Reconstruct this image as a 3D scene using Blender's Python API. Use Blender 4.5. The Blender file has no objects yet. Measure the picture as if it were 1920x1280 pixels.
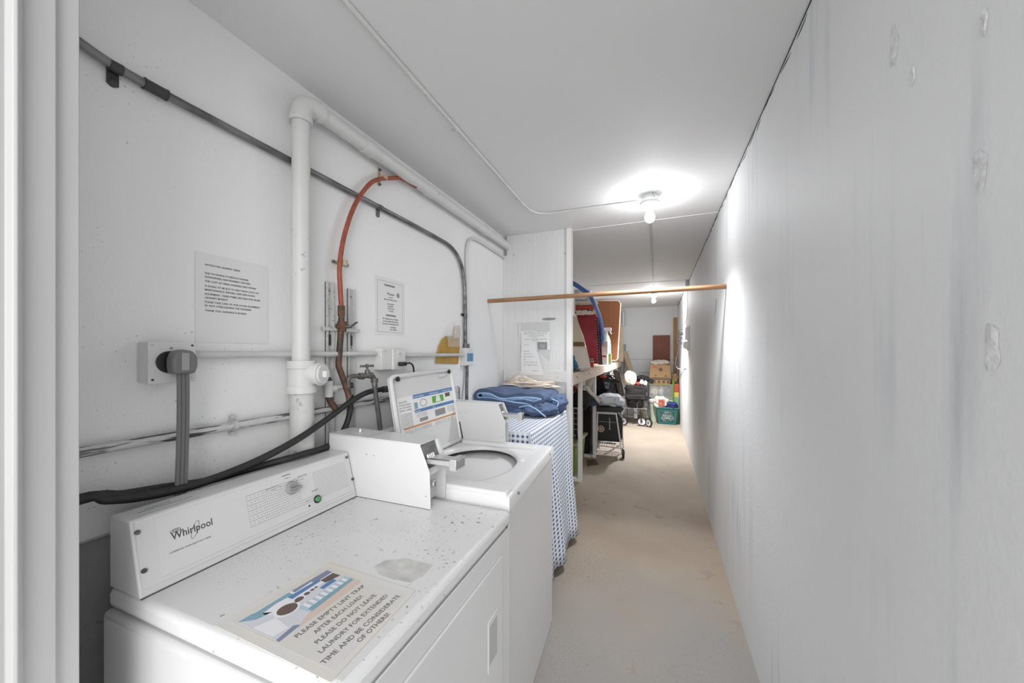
import bpy, math, random
from mathutils import Vector, Matrix, noise
S = bpy.context.scene
COL = S.collection
random.seed(7)
# ---------------------------------------------------------------- camera
F_PX = 690.0; VX = 1233.0; HY = 660.0; CZ = 1.47
TH = math.atan((VX-960)/F_PX); CT = math.cos(TH); ST = math.sin(TH)
cam_d = bpy.data.cameras.new('camera'); cam = bpy.data.objects.new('camera', cam_d); COL.objects.link(cam)
cam_d.sensor_width = 36; cam_d.lens = F_PX/1920*36; cam_d.shift_y = 20/1920; cam_d.clip_start = .01
cam.location = (0, 0, CZ); cam.rotation_euler = (math.pi/2, 0, TH)
S.camera = cam
# ---------------------------------------------------------------- world, exposure
wd = bpy.data.worlds.new('world'); S.world = wd; wd.use_nodes = True
bg = wd.node_tree.nodes['Background']; bg.inputs[0].default_value = (.985, .99, 1, 1); bg.inputs[1].default_value = .66
S.view_settings.view_transform = 'Standard'; S.view_settings.look = 'None'
S.view_settings.exposure = 1.02; S.view_settings.gamma = 1; S.view_settings.use_curve_mapping = False
BULB = 80.0
# daylight falling in through the doorway behind the camera
sun_d = bpy.data.lights.new('daylight', 'SUN'); sun_d.energy = 1.55; sun_d.angle = math.radians(62); sun_d.color = (1, .99, .97)
sun = bpy.data.objects.new('daylight', sun_d); COL.objects.link(sun)
sun.rotation_euler = Vector((-.26, 1, -.26)).to_track_quat('-Z', 'Y').to_euler()
XL = -1.293; XR = .4225; YB = 9.08; ZC = 2.51

# ---------------------------------------------------------------- helpers
def P(u, v, X=None, Y=None, Z=None):
    """point of the room seen in direction (u, v) on the plane X=, Y= or Z="""
    a = (u-960)/F_PX; b = (HY-v)/F_PX
    dx, dy, dz = a*CT-ST, a*ST+CT, b
    t = X/dx if X is not None else (Y/dy if Y is not None else (Z-CZ)/dz)
    return Vector((t*dx, t*dy, t*dz+CZ))
def cr(pts, n=8):
    pts = [Vector(p) for p in pts]
    if len(pts) < 3: return pts
    e = [pts[0]*2-pts[1]] + pts + [pts[-1]*2-pts[-2]]
    out = []
    for i in range(1, len(e)-2):
        for k in range(n):
            t = k/n; a, b, c, d = e[i-1], e[i], e[i+1], e[i+2]
            out.append(.5*((2*b)+(c-a)*t+(2*a-5*b+4*c-d)*t*t+(3*b-a-3*c+d)*t**3))
    out.append(pts[-1]); return out
class M:
    def __init__(s): s.v = []; s.f = []; s.uv = None
    def add(s, vs, fs):
        o = len(s.v); s.v += [Vector(p) for p in vs]; s.f += [tuple(i+o for i in f) for f in fs]; return s
    def box(s, x0, x1, y0, y1, z0, z1):
        return s.add([(x0,y0,z0),(x1,y0,z0),(x1,y1,z0),(x0,y1,z0),(x0,y0,z1),(x1,y0,z1),(x1,y1,z1),(x0,y1,z1)],
            [(0,3,2,1),(4,5,6,7),(0,1,5,4),(1,2,6,5),(2,3,7,6),(3,0,4,7)])
    def obox(s, o, a, b, c):
        """box from corner o with edge vectors a, b, c"""
        o, a, b, c = map(Vector, (o, a, b, c))
        if a.cross(b).dot(c) < 0: a, b = b, a
        vs = [o, o+a, o+a+b, o+b, o+c, o+a+c, o+a+b+c, o+b+c]
        return s.add(vs, [(0,3,2,1),(4,5,6,7),(0,1,5,4),(1,2,6,5),(2,3,7,6),(3,0,4,7)])
    def bar(s, p, q, w, h, up=(0,0,1)):
        p, q = Vector(p), Vector(q); d = (q-p); u = Vector(up)
        x = d.cross(u)
        if x.length < 1e-5: x = d.cross(Vector((1,0,0)))
        x.normalize(); y = x.cross(d).normalized()
        return s.obox(p-x*w/2-y*h/2, x*w, y*h, d)
    def prism(s, poly, ax, a0, a1):
        """2D polygon extruded along axis ax ('x','y','z')"""
        def mk(p, a):
            return {'x': (a, p[0], p[1]), 'y': (p[0], a, p[1]), 'z': (p[0], p[1], a)}[ax]
        n = len(poly); vs = [mk(p, a0) for p in poly]+[mk(p, a1) for p in poly]
        area = sum(poly[i][0]*poly[(i+1) % n][1]-poly[(i+1) % n][0]*poly[i][1] for i in range(n))
        flip = (area > 0) != (ax == 'y')
        fs = [tuple(range(n)), tuple(range(2*n-1, n-1, -1))]+[(i+n, (i+1) % n+n, (i+1) % n, i) for i in range(n)]
        if flip: fs = [tuple(reversed(f)) for f in fs]
        return s.add(vs, fs)
    def tube(s, pts, r, seg=12, closed=False):
        pts = [Vector(p) for p in pts]; n = len(pts)
        rr = r if isinstance(r, (list, tuple)) else [r]*n
        def tan(i):
            a = pts[(i-1) % n] if (closed or i > 0) else pts[i]
            b = pts[(i+1) % n] if (closed or i < n-1) else pts[i]
            return (b-a).normalized()
        t = tan(0); u = t.orthogonal().normalized(); vs = []; fs = []
        for i in range(n):
            t2 = tan(i); q = t.rotation_difference(t2); u = (q @ u); u = (u-t2*u.dot(t2)).normalized(); t = t2
            w = t.cross(u)
            for k in range(seg):
                a = 2*math.pi*k/seg; vs.append(pts[i]+(u*math.cos(a)+w*math.sin(a))*rr[i])
        m = n if closed else n-1
        for i in range(m):
            for k in range(seg):
                a = i*seg+k; b = i*seg+(k+1) % seg; c = ((i+1) % n)*seg+(k+1) % seg; d = ((i+1) % n)*seg+k
                fs.append((a, b, c, d))
        if not closed: fs += [tuple(reversed(range(seg))), tuple(range((n-1)*seg, n*seg))]
        return s.add(vs, fs)
    def cyl(s, p, q, r, seg=20, r2=None):
        return s.tube([p, q], [r, r if r2 is None else r2], seg)
    def lathe(s, prof, c=(0,0,0), axis=(0,0,1), seg=32, cap=False):
        c = Vector(c); ax = Vector(axis).normalized(); u = ax.orthogonal().normalized(); w = ax.cross(u)
        n = len(prof); vs = []
        for r, h in prof:
            for k in range(seg):
                a = 2*math.pi*k/seg; vs.append(c+ax*h+(u*math.cos(a)+w*math.sin(a))*max(r, 1e-5))
        fs = [(i*seg+k, i*seg+(k+1) % seg, (i+1)*seg+(k+1) % seg, (i+1)*seg+k) for i in range(n-1) for k in range(seg)]
        return s.add(vs, fs)
    def grid(s, fn, nu, nv, cu=False):
        vs = [fn(i/(nu if cu else nu-1), j/(nv-1)) for j in range(nv) for i in range(nu)]
        fs = []
        for j in range(nv-1):
            for i in range(nu if cu else nu-1):
                i2 = (i+1) % nu; fs.append((j*nu+i, j*nu+i2, (j+1)*nu+i2, (j+1)*nu+i))
        return s.add(vs, fs)
    def blob(s, c, r, amp=.15, fr=3., seed=0, nu=64, nv=40, flat=None, sq=1.0):
        c = Vector(c); off = Vector((seed*3.1, seed*1.7, seed*.9))
        def fn(a, b):
            ph = 2*math.pi*a; t = math.pi*b
            d = Vector((math.sin(t)*math.cos(ph), math.sin(t)*math.sin(ph), -math.cos(t)))
            d = Vector([math.copysign(abs(q)**sq, q) for q in d])
            k = 1+amp*.9*noise.noise(d*fr*.8+off)+amp*.55*(.25-abs(noise.noise(d*fr*1.1+off*2)))*1.6+amp*.35*(.2-abs(noise.noise(d*fr*2.1+off)))
            p = Vector((d.x*r[0]*k, d.y*r[1]*k, d.z*r[2]*k))+c
            if flat is not None and p.z < flat: p.z = flat+.002*math.sin(9*ph)*0
            return p
        return s.grid(fn, nu, nv, True)
    def xf(s, mat):
        s.v = [mat @ p for p in s.v]; return s
    def text(s, body, o, xd, yd, h, fit=None, al='LEFT', ex=.0002, off=.0):
        """raised lettering: baseline corner o, reading direction xd, up direction yd, capital height h"""
        cu = bpy.data.curves.new('t', 'FONT'); cu.body = body; cu.size = h/.7; cu.extrude = ex; cu.resolution_u = 2; cu.offset = off
        cu.align_x = 'LEFT'; ob = bpy.data.objects.new('t', cu); COL.objects.link(ob)
        dg = bpy.context.evaluated_depsgraph_get(); me = bpy.data.meshes.new_from_object(ob.evaluated_get(dg))
        vs = [v.co.copy() for v in me.vertices]; fs = [tuple(p.vertices) for p in me.polygons]
        bpy.data.objects.remove(ob); bpy.data.curves.remove(cu); bpy.data.meshes.remove(me)
        if not vs: return s
        w = max(v.x for v in vs); k = (fit/w if fit else 1); w *= k
        sh = {'LEFT': 0, 'CENTER': -w/2, 'RIGHT': -w}[al]
        o, xd, yd = Vector(o), Vector(xd).normalized(), Vector(yd).normalized(); zd = xd.cross(yd)
        return s.add([o+xd*(v.x*k+sh)+yd*v.y+zd*v.z for v in vs], fs)
def obj(name, m, mat, parent=None, bevel=0, ang=35, sub=0, seg=2):
    me = bpy.data.meshes.new(name); me.from_pydata([tuple(p) for p in m.v], [], m.f); me.update()
    if m.uv:
        ul = me.uv_layers.new(name='UVMap')
        for l in me.loops: ul.data[l.index].uv = m.uv[l.vertex_index]
    o = bpy.data.objects.new(name, me); COL.objects.link(o)
    for mm in (mat if isinstance(mat, (list, tuple)) else [mat]): me.materials.append(mm)
    me.shade_smooth(); me.set_sharp_from_angle(angle=math.radians(ang))
    if bevel:
        b = o.modifiers.new('bevel', 'BEVEL'); b.width = bevel; b.segments = seg; b.limit_method = 'ANGLE'; b.harden_normals = False
    if sub:
        q = o.modifiers.new('sub', 'SUBSURF'); q.levels = sub; q.render_levels = sub
    if parent:
        o.parent = parent
        if parent.type == 'EMPTY': o.matrix_parent_inverse = Matrix.Translation(-Vector(parent.location))
    return o
def tag(o, label, cat, group=None, kind=None):
    o['label'] = label
    if cat: o['category'] = cat
    if group: o['group'] = group
    if kind: o['kind'] = kind
    return o
def thing(name, label, cat, loc, group=None):
    o = bpy.data.objects.new(name, None); o.empty_display_size = .05; COL.objects.link(o); o.location = loc
    return tag(o, label, cat, group)
def struct(name, m, mat, label, bevel=0):
    o = obj(name, m, mat, None, bevel); o['kind'] = 'structure'; o['label'] = label; return o
# ---------------------------------------------------------------- materials
def mat(name, col, rough=.55, metal=0, var=0, vs=4., bump=0, bs=60., spots=None, streak=None, emit=0, alpha=None, trans=0, spec=None, col2=None, big=None, vstretch=(1,1,1), near=None):
    m = bpy.data.materials.new(name); m.use_nodes = True; nt = m.node_tree; N = nt.nodes; L = nt.links
    b = N['Principled BSDF']; b.inputs['Roughness'].default_value = rough; b.inputs['Metallic'].default_value = metal
    if spec is not None: b.inputs['Specular IOR Level'].default_value = spec
    tc = N.new('ShaderNodeTexCoord'); src = tc.outputs['Object']
    def noi(sc, det=4, stretch=(1,1,1), w=0):
        mp = N.new('ShaderNodeMapping'); mp.inputs['Scale'].default_value = stretch; mp.inputs['Location'].default_value = (w, w*.7, w*.3); L.new(src, mp.inputs[0])
        n = N.new('ShaderNodeTexNoise'); n.inputs['Scale'].default_value = sc; n.inputs['Detail'].default_value = det
        L.new(mp.outputs[0], n.inputs['Vector']); return n.outputs['Fac']
    def ramp(x, a, c):
        r = N.new('ShaderNodeMapRange'); r.inputs['From Min'].default_value = a; r.inputs['From Max'].default_value = c; L.new(x, r.inputs['Value']); return r.outputs[0]
    def mix(f, a, c):
        x = N.new('ShaderNodeMix'); x.data_type = 'RGBA'
        if isinstance(f, (int, float)): x.inputs[0].default_value = f
        else: L.new(f, x.inputs[0])
        for i, q in ((6, a), (7, c)):
            if isinstance(q, (tuple, list)): x.inputs[i].default_value = (*q[:3], 1)
            else: L.new(q, x.inputs[i])
        return x.outputs[2]
    def mul(a, c):
        x = N.new('ShaderNodeMath'); x.operation = 'MULTIPLY'; L.new(a, x.inputs[0])
        if isinstance(c, (int, float)): x.inputs[1].default_value = c
        else: L.new(c, x.inputs[1])
        return x.outputs[0]
    c = tuple(col)
    if var or col2:
        d = col2 if col2 else tuple(q*(1-var) for q in col)
        c = mix(ramp(noi(vs, 5, vstretch), .35, .65), c, d)
    if big: c = mix(ramp(noi(big[0], 3, (1,1,1), 3), big[1], big[2]), c, big[3])
    if near:     # a different screed laid from the door up to about y = near[0]
        sp_ = N.new('ShaderNodeSeparateXYZ'); L.new(src, sp_.inputs[0])
        q = N.new('ShaderNodeMath'); q.operation = 'MULTIPLY_ADD'; L.new(noi(1.6, 5, (1,1,1), 4), q.inputs[0]); q.inputs[1].default_value = 1.5; L.new(sp_.outputs[1], q.inputs[2])
        c = mix(ramp(q.outputs[0], near[0]+.45, near[0]+1.15), near[1], c)
    if streak:   # (scale, lo, hi, colour, stretch)
        c = mix(mul(ramp(noi(streak[0], 5, streak[4], 9), streak[1], streak[2]), ramp(noi(1.3, 2, (1,1,1), 5), .47, .70)), c, streak[3])
    for i, sp in enumerate(spots or []):  # (scale, threshold, colour, cluster scale, cluster lo, cluster hi, stretch)
        f = ramp(noi(sp[0], 3, sp[6] if len(sp) > 6 else (1,1,1), 11+i*3), sp[1], sp[1]+.03)
        f = mul(f, ramp(noi(sp[3], 2, (1,1,1), 21+i), sp[4], sp[5]))
        c = mix(f, c, sp[2])
    if isinstance(c, tuple): b.inputs['Base Color'].default_value = (*c[:3], 1)
    else: L.new(c, b.inputs['Base Color'])
    if bump:
        bp = N.new('ShaderNodeBump'); bp.inputs['Strength'].default_value = bump; bp.inputs['Distance'].default_value = .004
        L.new(noi(bs, 4), bp.inputs['Height']); L.new(bp.outputs[0], b.inputs['Normal'])
    if emit:
        b.inputs['Emission Color'].default_value = (*col[:3], 1); b.inputs['Emission Strength'].default_value = emit
    if trans: b.inputs['Transmission Weight'].default_value = trans; b.inputs['IOR'].default_value = 1.2
    if alpha is not None: b.inputs['Alpha'].default_value = alpha
    return m
W = .83
m_wl = mat('painted_plaster_left', (W, W, W), .6, var=.03, vs=1.5, bump=.35, bs=110, spots=[(120, .68, (.38,.38,.38), 2.2, .52, .66), (45, .74, (.45,.45,.45), 1.6, .52, .62, (1,1,.6))])
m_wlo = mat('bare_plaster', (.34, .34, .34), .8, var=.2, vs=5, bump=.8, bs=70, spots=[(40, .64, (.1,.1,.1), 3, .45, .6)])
m_wr = mat('painted_plaster_right', (.74, .745, .75), .6, var=.04, vs=1.2, bump=.25, bs=70, streak=(11, .53, .72, (.50,.52,.54), (1, 1.3, .12)), spots=[(45, .73, (.45,.45,.45), 2, .5, .6)])
m_wb = mat('painted_board_back', (.76, .78, .80), .6, var=.04, vs=2)
m_ce = mat('ceiling_paint', (.78, .78, .78), .7, var=.03, vs=1, bump=.15, bs=50)
m_fl = mat('concrete', (.345, .285, .225), .75, col2=(.30,.24,.185), vs=1.6, bump=.35, bs=45, near=(2.25, (.27,.255,.24)),
           spots=[(60, .60, (.24,.20,.17), 1.5, .46, .66), (110, .64, (.52,.48,.43), 2.5, .5, .64), (8, .62, (.24,.20,.165), 1.1, .48, .66)])
m_white = mat('white_enamel', (.62, .62, .625), .3, var=.02, vs=3)
m_chip = mat('chipped_enamel', (.66, .66, .665), .33, var=.03, vs=3, bump=.05, bs=30,
             spots=[(120, .66, (.18,.175,.17), 4.5, .50, .62, (1,.7,1)), (48, .665, (.26,.25,.24), 3.3, .50, .60), (190, .66, (.20,.20,.20), 3, .5, .62)])
m_deck = mat('white_washer_deck', (.70, .70, .705), .3, var=.02, vs=3)
m_pvc = mat('white_pvc', (.66, .66, .655), .45, var=.04, vs=8, spots=[(60, .66, (.35,.35,.35), 5, .5, .65)])
m_pvcd = mat('worn_white_paint', (.58,.58,.575), .55, var=.1, vs=12, bump=.3, bs=90, spots=[(70, .60, (.22,.215,.21), 3.2, .50, .64, (1,.45,1))])
m_lowp = mat('peeling_paint_pipe', (.56,.56,.555), .6, bump=.4, bs=80, spots=[(60, .49, (.08,.08,.08), 1.7, .38, .54, (1,.10,1))])
m_galv = mat('galvanised_steel', (.26,.26,.26), .42, .7, col2=(.09,.09,.09), vs=25, vstretch=(1,.3,1))
m_dark = mat('dark_fitting', (.07,.07,.07), .5, .5)
m_steel = mat('bright_steel', (.62,.62,.63), .35, .6)
m_red = mat('red_tube', (.36,.085,.045), .5, var=.3, vs=30)
m_rust = mat('corroded_copper', (.16,.075,.045), .6, .3, col2=(.05,.04,.035), vs=30)
m_rub = mat('black_rubber', (.022,.022,.022), .55, var=.3, vs=30, spots=[(60,.64,(.12,.12,.12),4,.45,.6)])
m_grub = mat('grey_rubber', (.10,.10,.10), .5, var=.2, vs=20)
m_plug = mat('grey_plug', (.15,.15,.15), .5)
m_pap = mat('paper', (.74,.74,.74), .7)
m_lam = mat('laminated_paper', (.66,.63,.57), .25, col2=(.62,.62,.62), vs=5)
m_ink = mat('ink', (.06,.06,.065), .7)
m_gink2 = mat('faded_ink', (.13,.12,.12), .7)
m_gink = mat('grey_ink', (.25,.25,.25), .7)
m_blue = mat('blue_print', (.09,.20,.40), .5); m_sky = mat('pale_blue_print', (.40,.50,.58), .5); m_teal = mat('teal_print', (.20,.34,.42), .5)
m_navy = mat('navy_print', (.20,.23,.33), .5); m_peach = mat('peach_print', (.60,.48,.42), .5); m_orange = mat('orange_print', (.55,.25,.10), .5)
m_green = mat('green_print', (.10,.35,.05), .5); m_brn = mat('brown_print', (.12,.085,.075), .5); m_wht = mat('white_print', (.72,.72,.74), .5)
m_lav = mat('lavender_print', (.58,.585,.63), .5)
m_knob = mat('grey_knob', (.30,.30,.30), .4); m_gbtn = mat('green_button', (.06,.30,.11), .3)
m_tub = mat('washer_tub', (.44,.45,.46), .4); m_tubd = mat('dark_tub_ring', (.07,.07,.075), .5)
m_wood = mat('raw_wood', (.38,.21,.105), .6, col2=(.26,.135,.065), vs=18, vstretch=(.25,6,6))
m_pine = mat('pale_pine', (.72,.62,.51), .65, col2=(.64,.51,.40), vs=9, vstretch=(5,.5,5))
m_pnt = mat('painted_wood', (.74,.73,.71), .55, var=.06, vs=8, vstretch=(4,4,.4))
m_part = mat('painted_panel', (.68,.68,.68), .55, var=.05, vs=7, vstretch=(6,6,.3), spots=[(26,.7,(.35,.33,.32),3,.5,.6)])
m_ven = mat('wood_veneer', (.22,.078,.027), .75, col2=(.16,.052,.017), vs=22, vstretch=(6,6,.35))
m_veng = mat('red_mahogany_board', (.23,.06,.02), .5, col2=(.15,.035,.013), vs=26, vstretch=(6,6,.3))
m_edge = mat('cream_edging', (.72,.62,.50), .5)
m_hoop = mat('blue_hoop', (.05,.15,.42), .45, var=.2, vs=6)
m_cush = mat('crimson_fabric', (.33,.035,.05), .8, var=.15, vs=10)
m_blk = mat('black_plastic', (.012,.012,.013), .35)
m_blkf = mat('black_fabric', (.018,.015,.016), .85, var=.3, vs=20)
m_bag = mat('black_bin_bag', (.018,.019,.024), .22, bump=.6, bs=14)
m_nvy = mat('navy_fabric', (.05,.06,.14), .8, var=.3, vs=14)
m_quilt = mat('blue_quilt', (.085,.125,.225), .8, col2=(.06,.09,.17), vs=9, bump=.5, bs=40)
m_pipe = mat('pale_blue_piping', (.30,.45,.66), .7)
m_quin = mat('mid_blue_lining', (.15,.24,.42), .8)
m_wcl = mat('white_cloth', (.66,.69,.74), .85, bump=.7, bs=18); m_ccl = mat('cream_cloth', (.68,.60,.52), .85, bump=.7, bs=16)
m_cream = mat('cream_wicker', (.58,.50,.36), .75, bump=.8, bs=90)
m_yel = mat('mustard_plastic', (.44,.26,.05), .5, var=.15, vs=14)
m_clr = mat('clear_plastic_film', (.8,.8,.8), .2, alpha=.28)
m_tape = mat('blue_tape', (.10,.27,.45), .6, var=.2, vs=20)
m_card = mat('cardboard', (.42,.26,.13), .8, var=.12, vs=8); m_tan = mat('tan_roll', (.50,.40,.28), .7)
m_grn = mat('teal_basket', (.018,.13,.115), .4); m_tote = mat('green_tote', (.20,.30,.07), .5, var=.1, vs=5); m_lidt = mat('olive_lid', (.36,.36,.17), .6, var=.15, vs=5)
m_ctote = mat('clear_tote', (.70,.70,.66), .25, alpha=.22); m_mint = mat('mint_plastic', (.50,.58,.45), .45)
m_redp = mat('red_plastic', (.45,.05,.02), .45); m_redi = mat('red_ink', (.55,.07,.03), .6)
m_tealo = mat('teal_cloth', (.04,.22,.35), .7, var=.4, vs=8)
m_foamr = mat('foam_red', (.50,.06,.04), .7, col2=(.45,.38,.05), vs=5, vstretch=(1,1,1)); m_foamg = mat('foam_green', (.15,.35,.05), .6)
m_brk = mat('dark_brown_wood', (.11,.07,.045), .6, var=.4, vs=20)
m_pcl = mat('porcelain', (.74,.74,.74), .3)
m_flo = mat('floral_cloth', (.62,.54,.46), .8, spots=[(12,.56,(.55,.12,.05),3,.3,.5), (16,.6,(.05,.05,.06),4,.4,.5)])
m_caulk = mat('light_caulk', (.72,.72,.72), .6); m_crack = mat('dark_crack', (.03,.03,.03), .9)
m_grey = mat('grey_metal', (.33,.35,.37), .5, .3)
# ================================================================ setting
struct('floor', M().box(XL-.2, XR+.1, -.9, YB+.1, -.1, 0), m_fl, 'stained bare concrete floor')
struct('ceiling', M().box(XL-.2, XR+.1, 0, YB+.1, ZC, ZC+.1), m_ce, 'white painted ceiling')
wl = M(); prof = [(XL-.2, 1.0), (XL-.02, 1.0), (XL-.004, 1.012), (XL, 1.035), (XL, ZC), (XL-.2, ZC)]
wl.prism(prof, 'y', .17, YB)
struct('wall_left', wl, m_wl, 'white painted plaster wall behind the machines')
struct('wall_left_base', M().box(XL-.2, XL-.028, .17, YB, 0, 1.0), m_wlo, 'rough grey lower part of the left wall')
struct('wall_right', M().box(XR, XR+.1, .0, YB, 0, ZC), m_wr, 'plain white wall on the right with dirt streaks')
bw = M().box(XL-.2, XR+.1, YB, YB+.1, 0, ZC); struct('wall_back', bw, m_wb, 'pale end wall')
struct('trim_1', M().box(XL, XR, YB-.006, YB, 1.295, 1.303), m_grey, 'seam across the end wall')
# front wall piece left of the doorway with its jamb, and the header over the door
struct('wall_front', M().box(XL-.2, -1.12, .0, .345, 0, ZC), m_wl, 'wall beside the doorway')
jb = M().prism([(-1.12,-.04),(-1.0,-.04),(-1.0,.257),(-.988,.261),(-.986,.266),(-.993,.273),(-1.0,.274),(-1.0,.312),(-1.008,.316),(-1.008,.3435),(-1.12,.3435)], 'z', 0, ZC)
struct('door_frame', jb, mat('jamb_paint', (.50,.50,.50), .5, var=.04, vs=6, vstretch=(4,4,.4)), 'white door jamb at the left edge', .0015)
struct('trim_2', M().tube([(-.68, 3.112, ZC-.001), (XR-.003, 3.10, ZC-.001)], .0035, 6), m_caulk, 'pale joint line across the ceiling')
struct('trim_3', M().tube([(-1.05, 5.80, ZC), (XR-.003, 5.84, ZC)], .004, 6), m_grey, 'second joint line across the ceiling')
# ragged crack along the right wall's top
ck = M(); y = .75
random.seed(3)
while y < 8.8:
    l = random.uniform(.04, .16); z = ZC-.004-abs(random.gauss(0, .010))
    p = [Vector((XR-.0005, y+l*t, z-.006*math.sin(t*3+y*9)+random.uniform(-.003, .003))) for t in (0, .25, .5, .75, 1)]
    ck.tube(p, [.0004, .0018, .0022, .0016, .0004], 5); y += l+random.uniform(0, .09)
ck.tube([(XR-.001, .5, ZC-.002), (XR-.001, YB, ZC-.002)], .0022, 5)
struct('trim_4', ck, m_crack, 'ragged dark crack where the right wall meets the ceiling')
# partition panel, batten and corner post
pt = M().prism([(XL,0),(XL,2.335),(-1.258,2.335),(-1.258,ZC),(-.712,ZC),(-.712,0)], 'y', 3.05, 3.085)
struct('wall_partition', pt, m_part, 'white painted panel partition', .002)
struct('trim_5', M().box(XL+.01, -.712, 3.035, 3.0515, 1.215, 1.312), m_part, 'white batten across the partition', .003)
struct('trim_6', M().box(-.712, -.672, 3.035, 3.115, 0, ZC), m_pnt, 'white post at the partition edge', .002)
nl = M()
for u, v in ((951,708),(975,709),(1000,711),(1045,707),(1047,690),(1056,712),(960,694)):
    p = P(u, v, Y=3.034); nl.cyl(p+Vector((0,.003,0)), p-Vector((0,.001,0)), .0035, 8)
struct('trim_7', nl, m_gink, 'nail heads in the batten')
# plaster scars on the right wall
m_scar = mat('bare_filler', (.80,.80,.80), .8, col2=(.58,.58,.58), vs=40, bump=1, bs=60)
for k, (u, v, h) in enumerate(((1675,88,.036),(1712,140,.018),(1838,315,.030),(1845,40,.018),(1860,650,.032))):
    p = P(u, v, X=XR); sc = M(); n_ = 26; ring_ = []
    for q_ in range(n_):
        t = 2*math.pi*q_/n_; w = 1+.45*noise.noise(Vector((math.cos(t)*1.6, math.sin(t)*1.6, k*3.3)))
        ring_.append(p+Vector((-.0003, h*.42*w*math.cos(t), h*w*math.sin(t))))
    sc.v = ring_+[p+(r_-p)*.6+Vector((-.0016,0,0)) for r_ in ring_]+[p+Vector((-.0006,0,-h*.1))]
    sc.f = [(q_, (q_+1) % n_, n_+(q_+1) % n_, n_+q_) for q_ in range(n_)]+[(n_+q_, n_+(q_+1) % n_, 2*n_) for q_ in range(n_)]
    o_ = struct('trim_%d' % (8+k), sc, m_scar, 'rough plaster scar on the right wall')

# ================================================================ dryer
ZT = .92
dr = thing('clothes_dryer', 'white front-loading dryer with chipped top and coin box, nearest the camera', 'dryer', (-.83, .82, 0))
obj('cabinet', M().box(-1.205, -.482, .445, 1.182, .02, .868), m_white, dr, .012)
obj('base', M().box(-1.19, -.50, .46, 1.175, 0, .02), m_dark, dr)
tp = M().box(-1.198, -.474, .452, 1.19, .872, ZT); obj('top_panel', tp, m_chip, dr, .016, seg=4)
# front: top lip, screw, door with handle
obj('front_panel', M().box(-.482, -.477, .455, 1.182, .03, .868), m_white, dr, .002)
def fx(u, v, X=-.474): p = P(u, v, X=X); return p.y, p.z
dy1, dz1 = fx(941, 1040)
dd = obj('door', M().box(-.478, -.4705, .50, dy1, .16, dz1), m_white, dr, .006, seg=3)
gr = M(); hy0, hz0 = fx(913, 1150); hy1, hz1 = fx(929, 1142)
h0 = fx(912, 1262)
gr.box(-.4715, -.4690, hy0, hy1+.008, h0[1]-.005, hz1); obj('handle', gr, m_white, dd, .002)
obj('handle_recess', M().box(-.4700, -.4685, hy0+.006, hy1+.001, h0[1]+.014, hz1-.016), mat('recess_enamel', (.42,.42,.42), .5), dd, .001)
fs = M()
for (u, v) in ((949, 987),):
    p = P(u, v, X=-.4765); fs.cyl(p, p+Vector((.004,0,0)), .005, 12)
obj('screw', fs, m_galv, dr)
# console: sloped box
CP = [(-1.195, ZT), (-1.195, 1.087), (-1.110, 1.087), (-1.066, ZT)]
cs = obj('control_console', M().prism(CP, 'y', .455, 1.087), m_white, dr, .004)
a = Vector((-1.066, 0, ZT)); b = Vector((-1.110, 0, 1.087)); up = (b-a).normalized(); nrm = Vector((.167, 0, .044)).normalized(); yd = Vector((0,1,0))
def cp(y, t, o=0.): return a+up*(t*.1727)+yd*y+nrm*o
def quad(m, y0, y1, t0, t1, o0, o1):
    c0 = cp(y0, t0, o0); return m.obox(c0, yd*(y1-y0), up*((t1-t0)*.1727), nrm*(o1-o0))
obj('faceplate', quad(M(), .462, 1.083, .10, .985, 0, .0018), m_white, cs, .001)
obj('inset_panel', quad(M(), .497, 1.065, .16, .94, .0018, .0032), m_white, cs, .0012)
dots = M()
for i in range(64):
    y = .70+i*(.355/63)
    if i < 14: y = .70+i*.0056
    for j in range(13):
        t = .30+j*.042
        if i < 8 and (i*j) % 2: continue
        if abs(y-.893) < .024 and t > .42: continue
        p = cp(y, t, .0034); dots.obox(p, yd*.0022, up*.0022, nrm*.0003)
dp = obj('dot_pattern', dots, m_knob, cs); dp['kind'] = 'stuff'
def on_console(u, v):
    # ray / console plane
    A = (u-960)/F_PX; d = Vector((A*CT-ST, A*ST+CT, (HY-v)/F_PX)); o = Vector((0,0,CZ)); n = nrm
    t = (a+nrm*.0032-o).dot(n)/d.dot(n); return o+d*t
for (u, v) in ((257.5, 998), (270, 1070), (650, 857), (661, 898)):
    p = on_console(u, v); s_ = M().cyl(p-nrm*.002, p+nrm*.002, .0052, 16); s_.cyl(p+nrm*.002, p+nrm*.0028, .0025, 6); obj('screw', s_, m_galv, cs)
lt = M()
p0 = on_console(320, 1006.5); p1 = on_console(399, 978)
lt.text('Whirlpool', on_console(322, 1013), yd, up, .0175, fit=(on_console(399, 984)-on_console(322, 1013)).length, ex=.0002, off=.0003)
lt.text('COMMERCIAL DRYER HEAVY DUTY SERIES', on_console(318, 1039), yd, up, .0042, fit=.088)
def ring(m, c, ra, rb, rot, w=.0005):
    pts = []
    for k in range(40):
        t = 2*math.pi*k/40; x = ra*math.cos(t); z = rb*math.sin(t)
        pts.append(c+yd*(x*math.cos(rot)-z*math.sin(rot))+up*(x*math.sin(rot)+z*math.cos(rot)))
    m.tube(pts, w, 5, True)
ring(lt, on_console(366, 992), .021, .006, 1.15)
ring(lt, on_console(329, 994), .0105, .0040, .0, .0007)
ring(lt, on_console(329, 994), .0055, .0018, .0, .0007)
obj('brand_lettering', lt, m_ink, cs); lt = M()
kc = on_console(546, 914)
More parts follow.
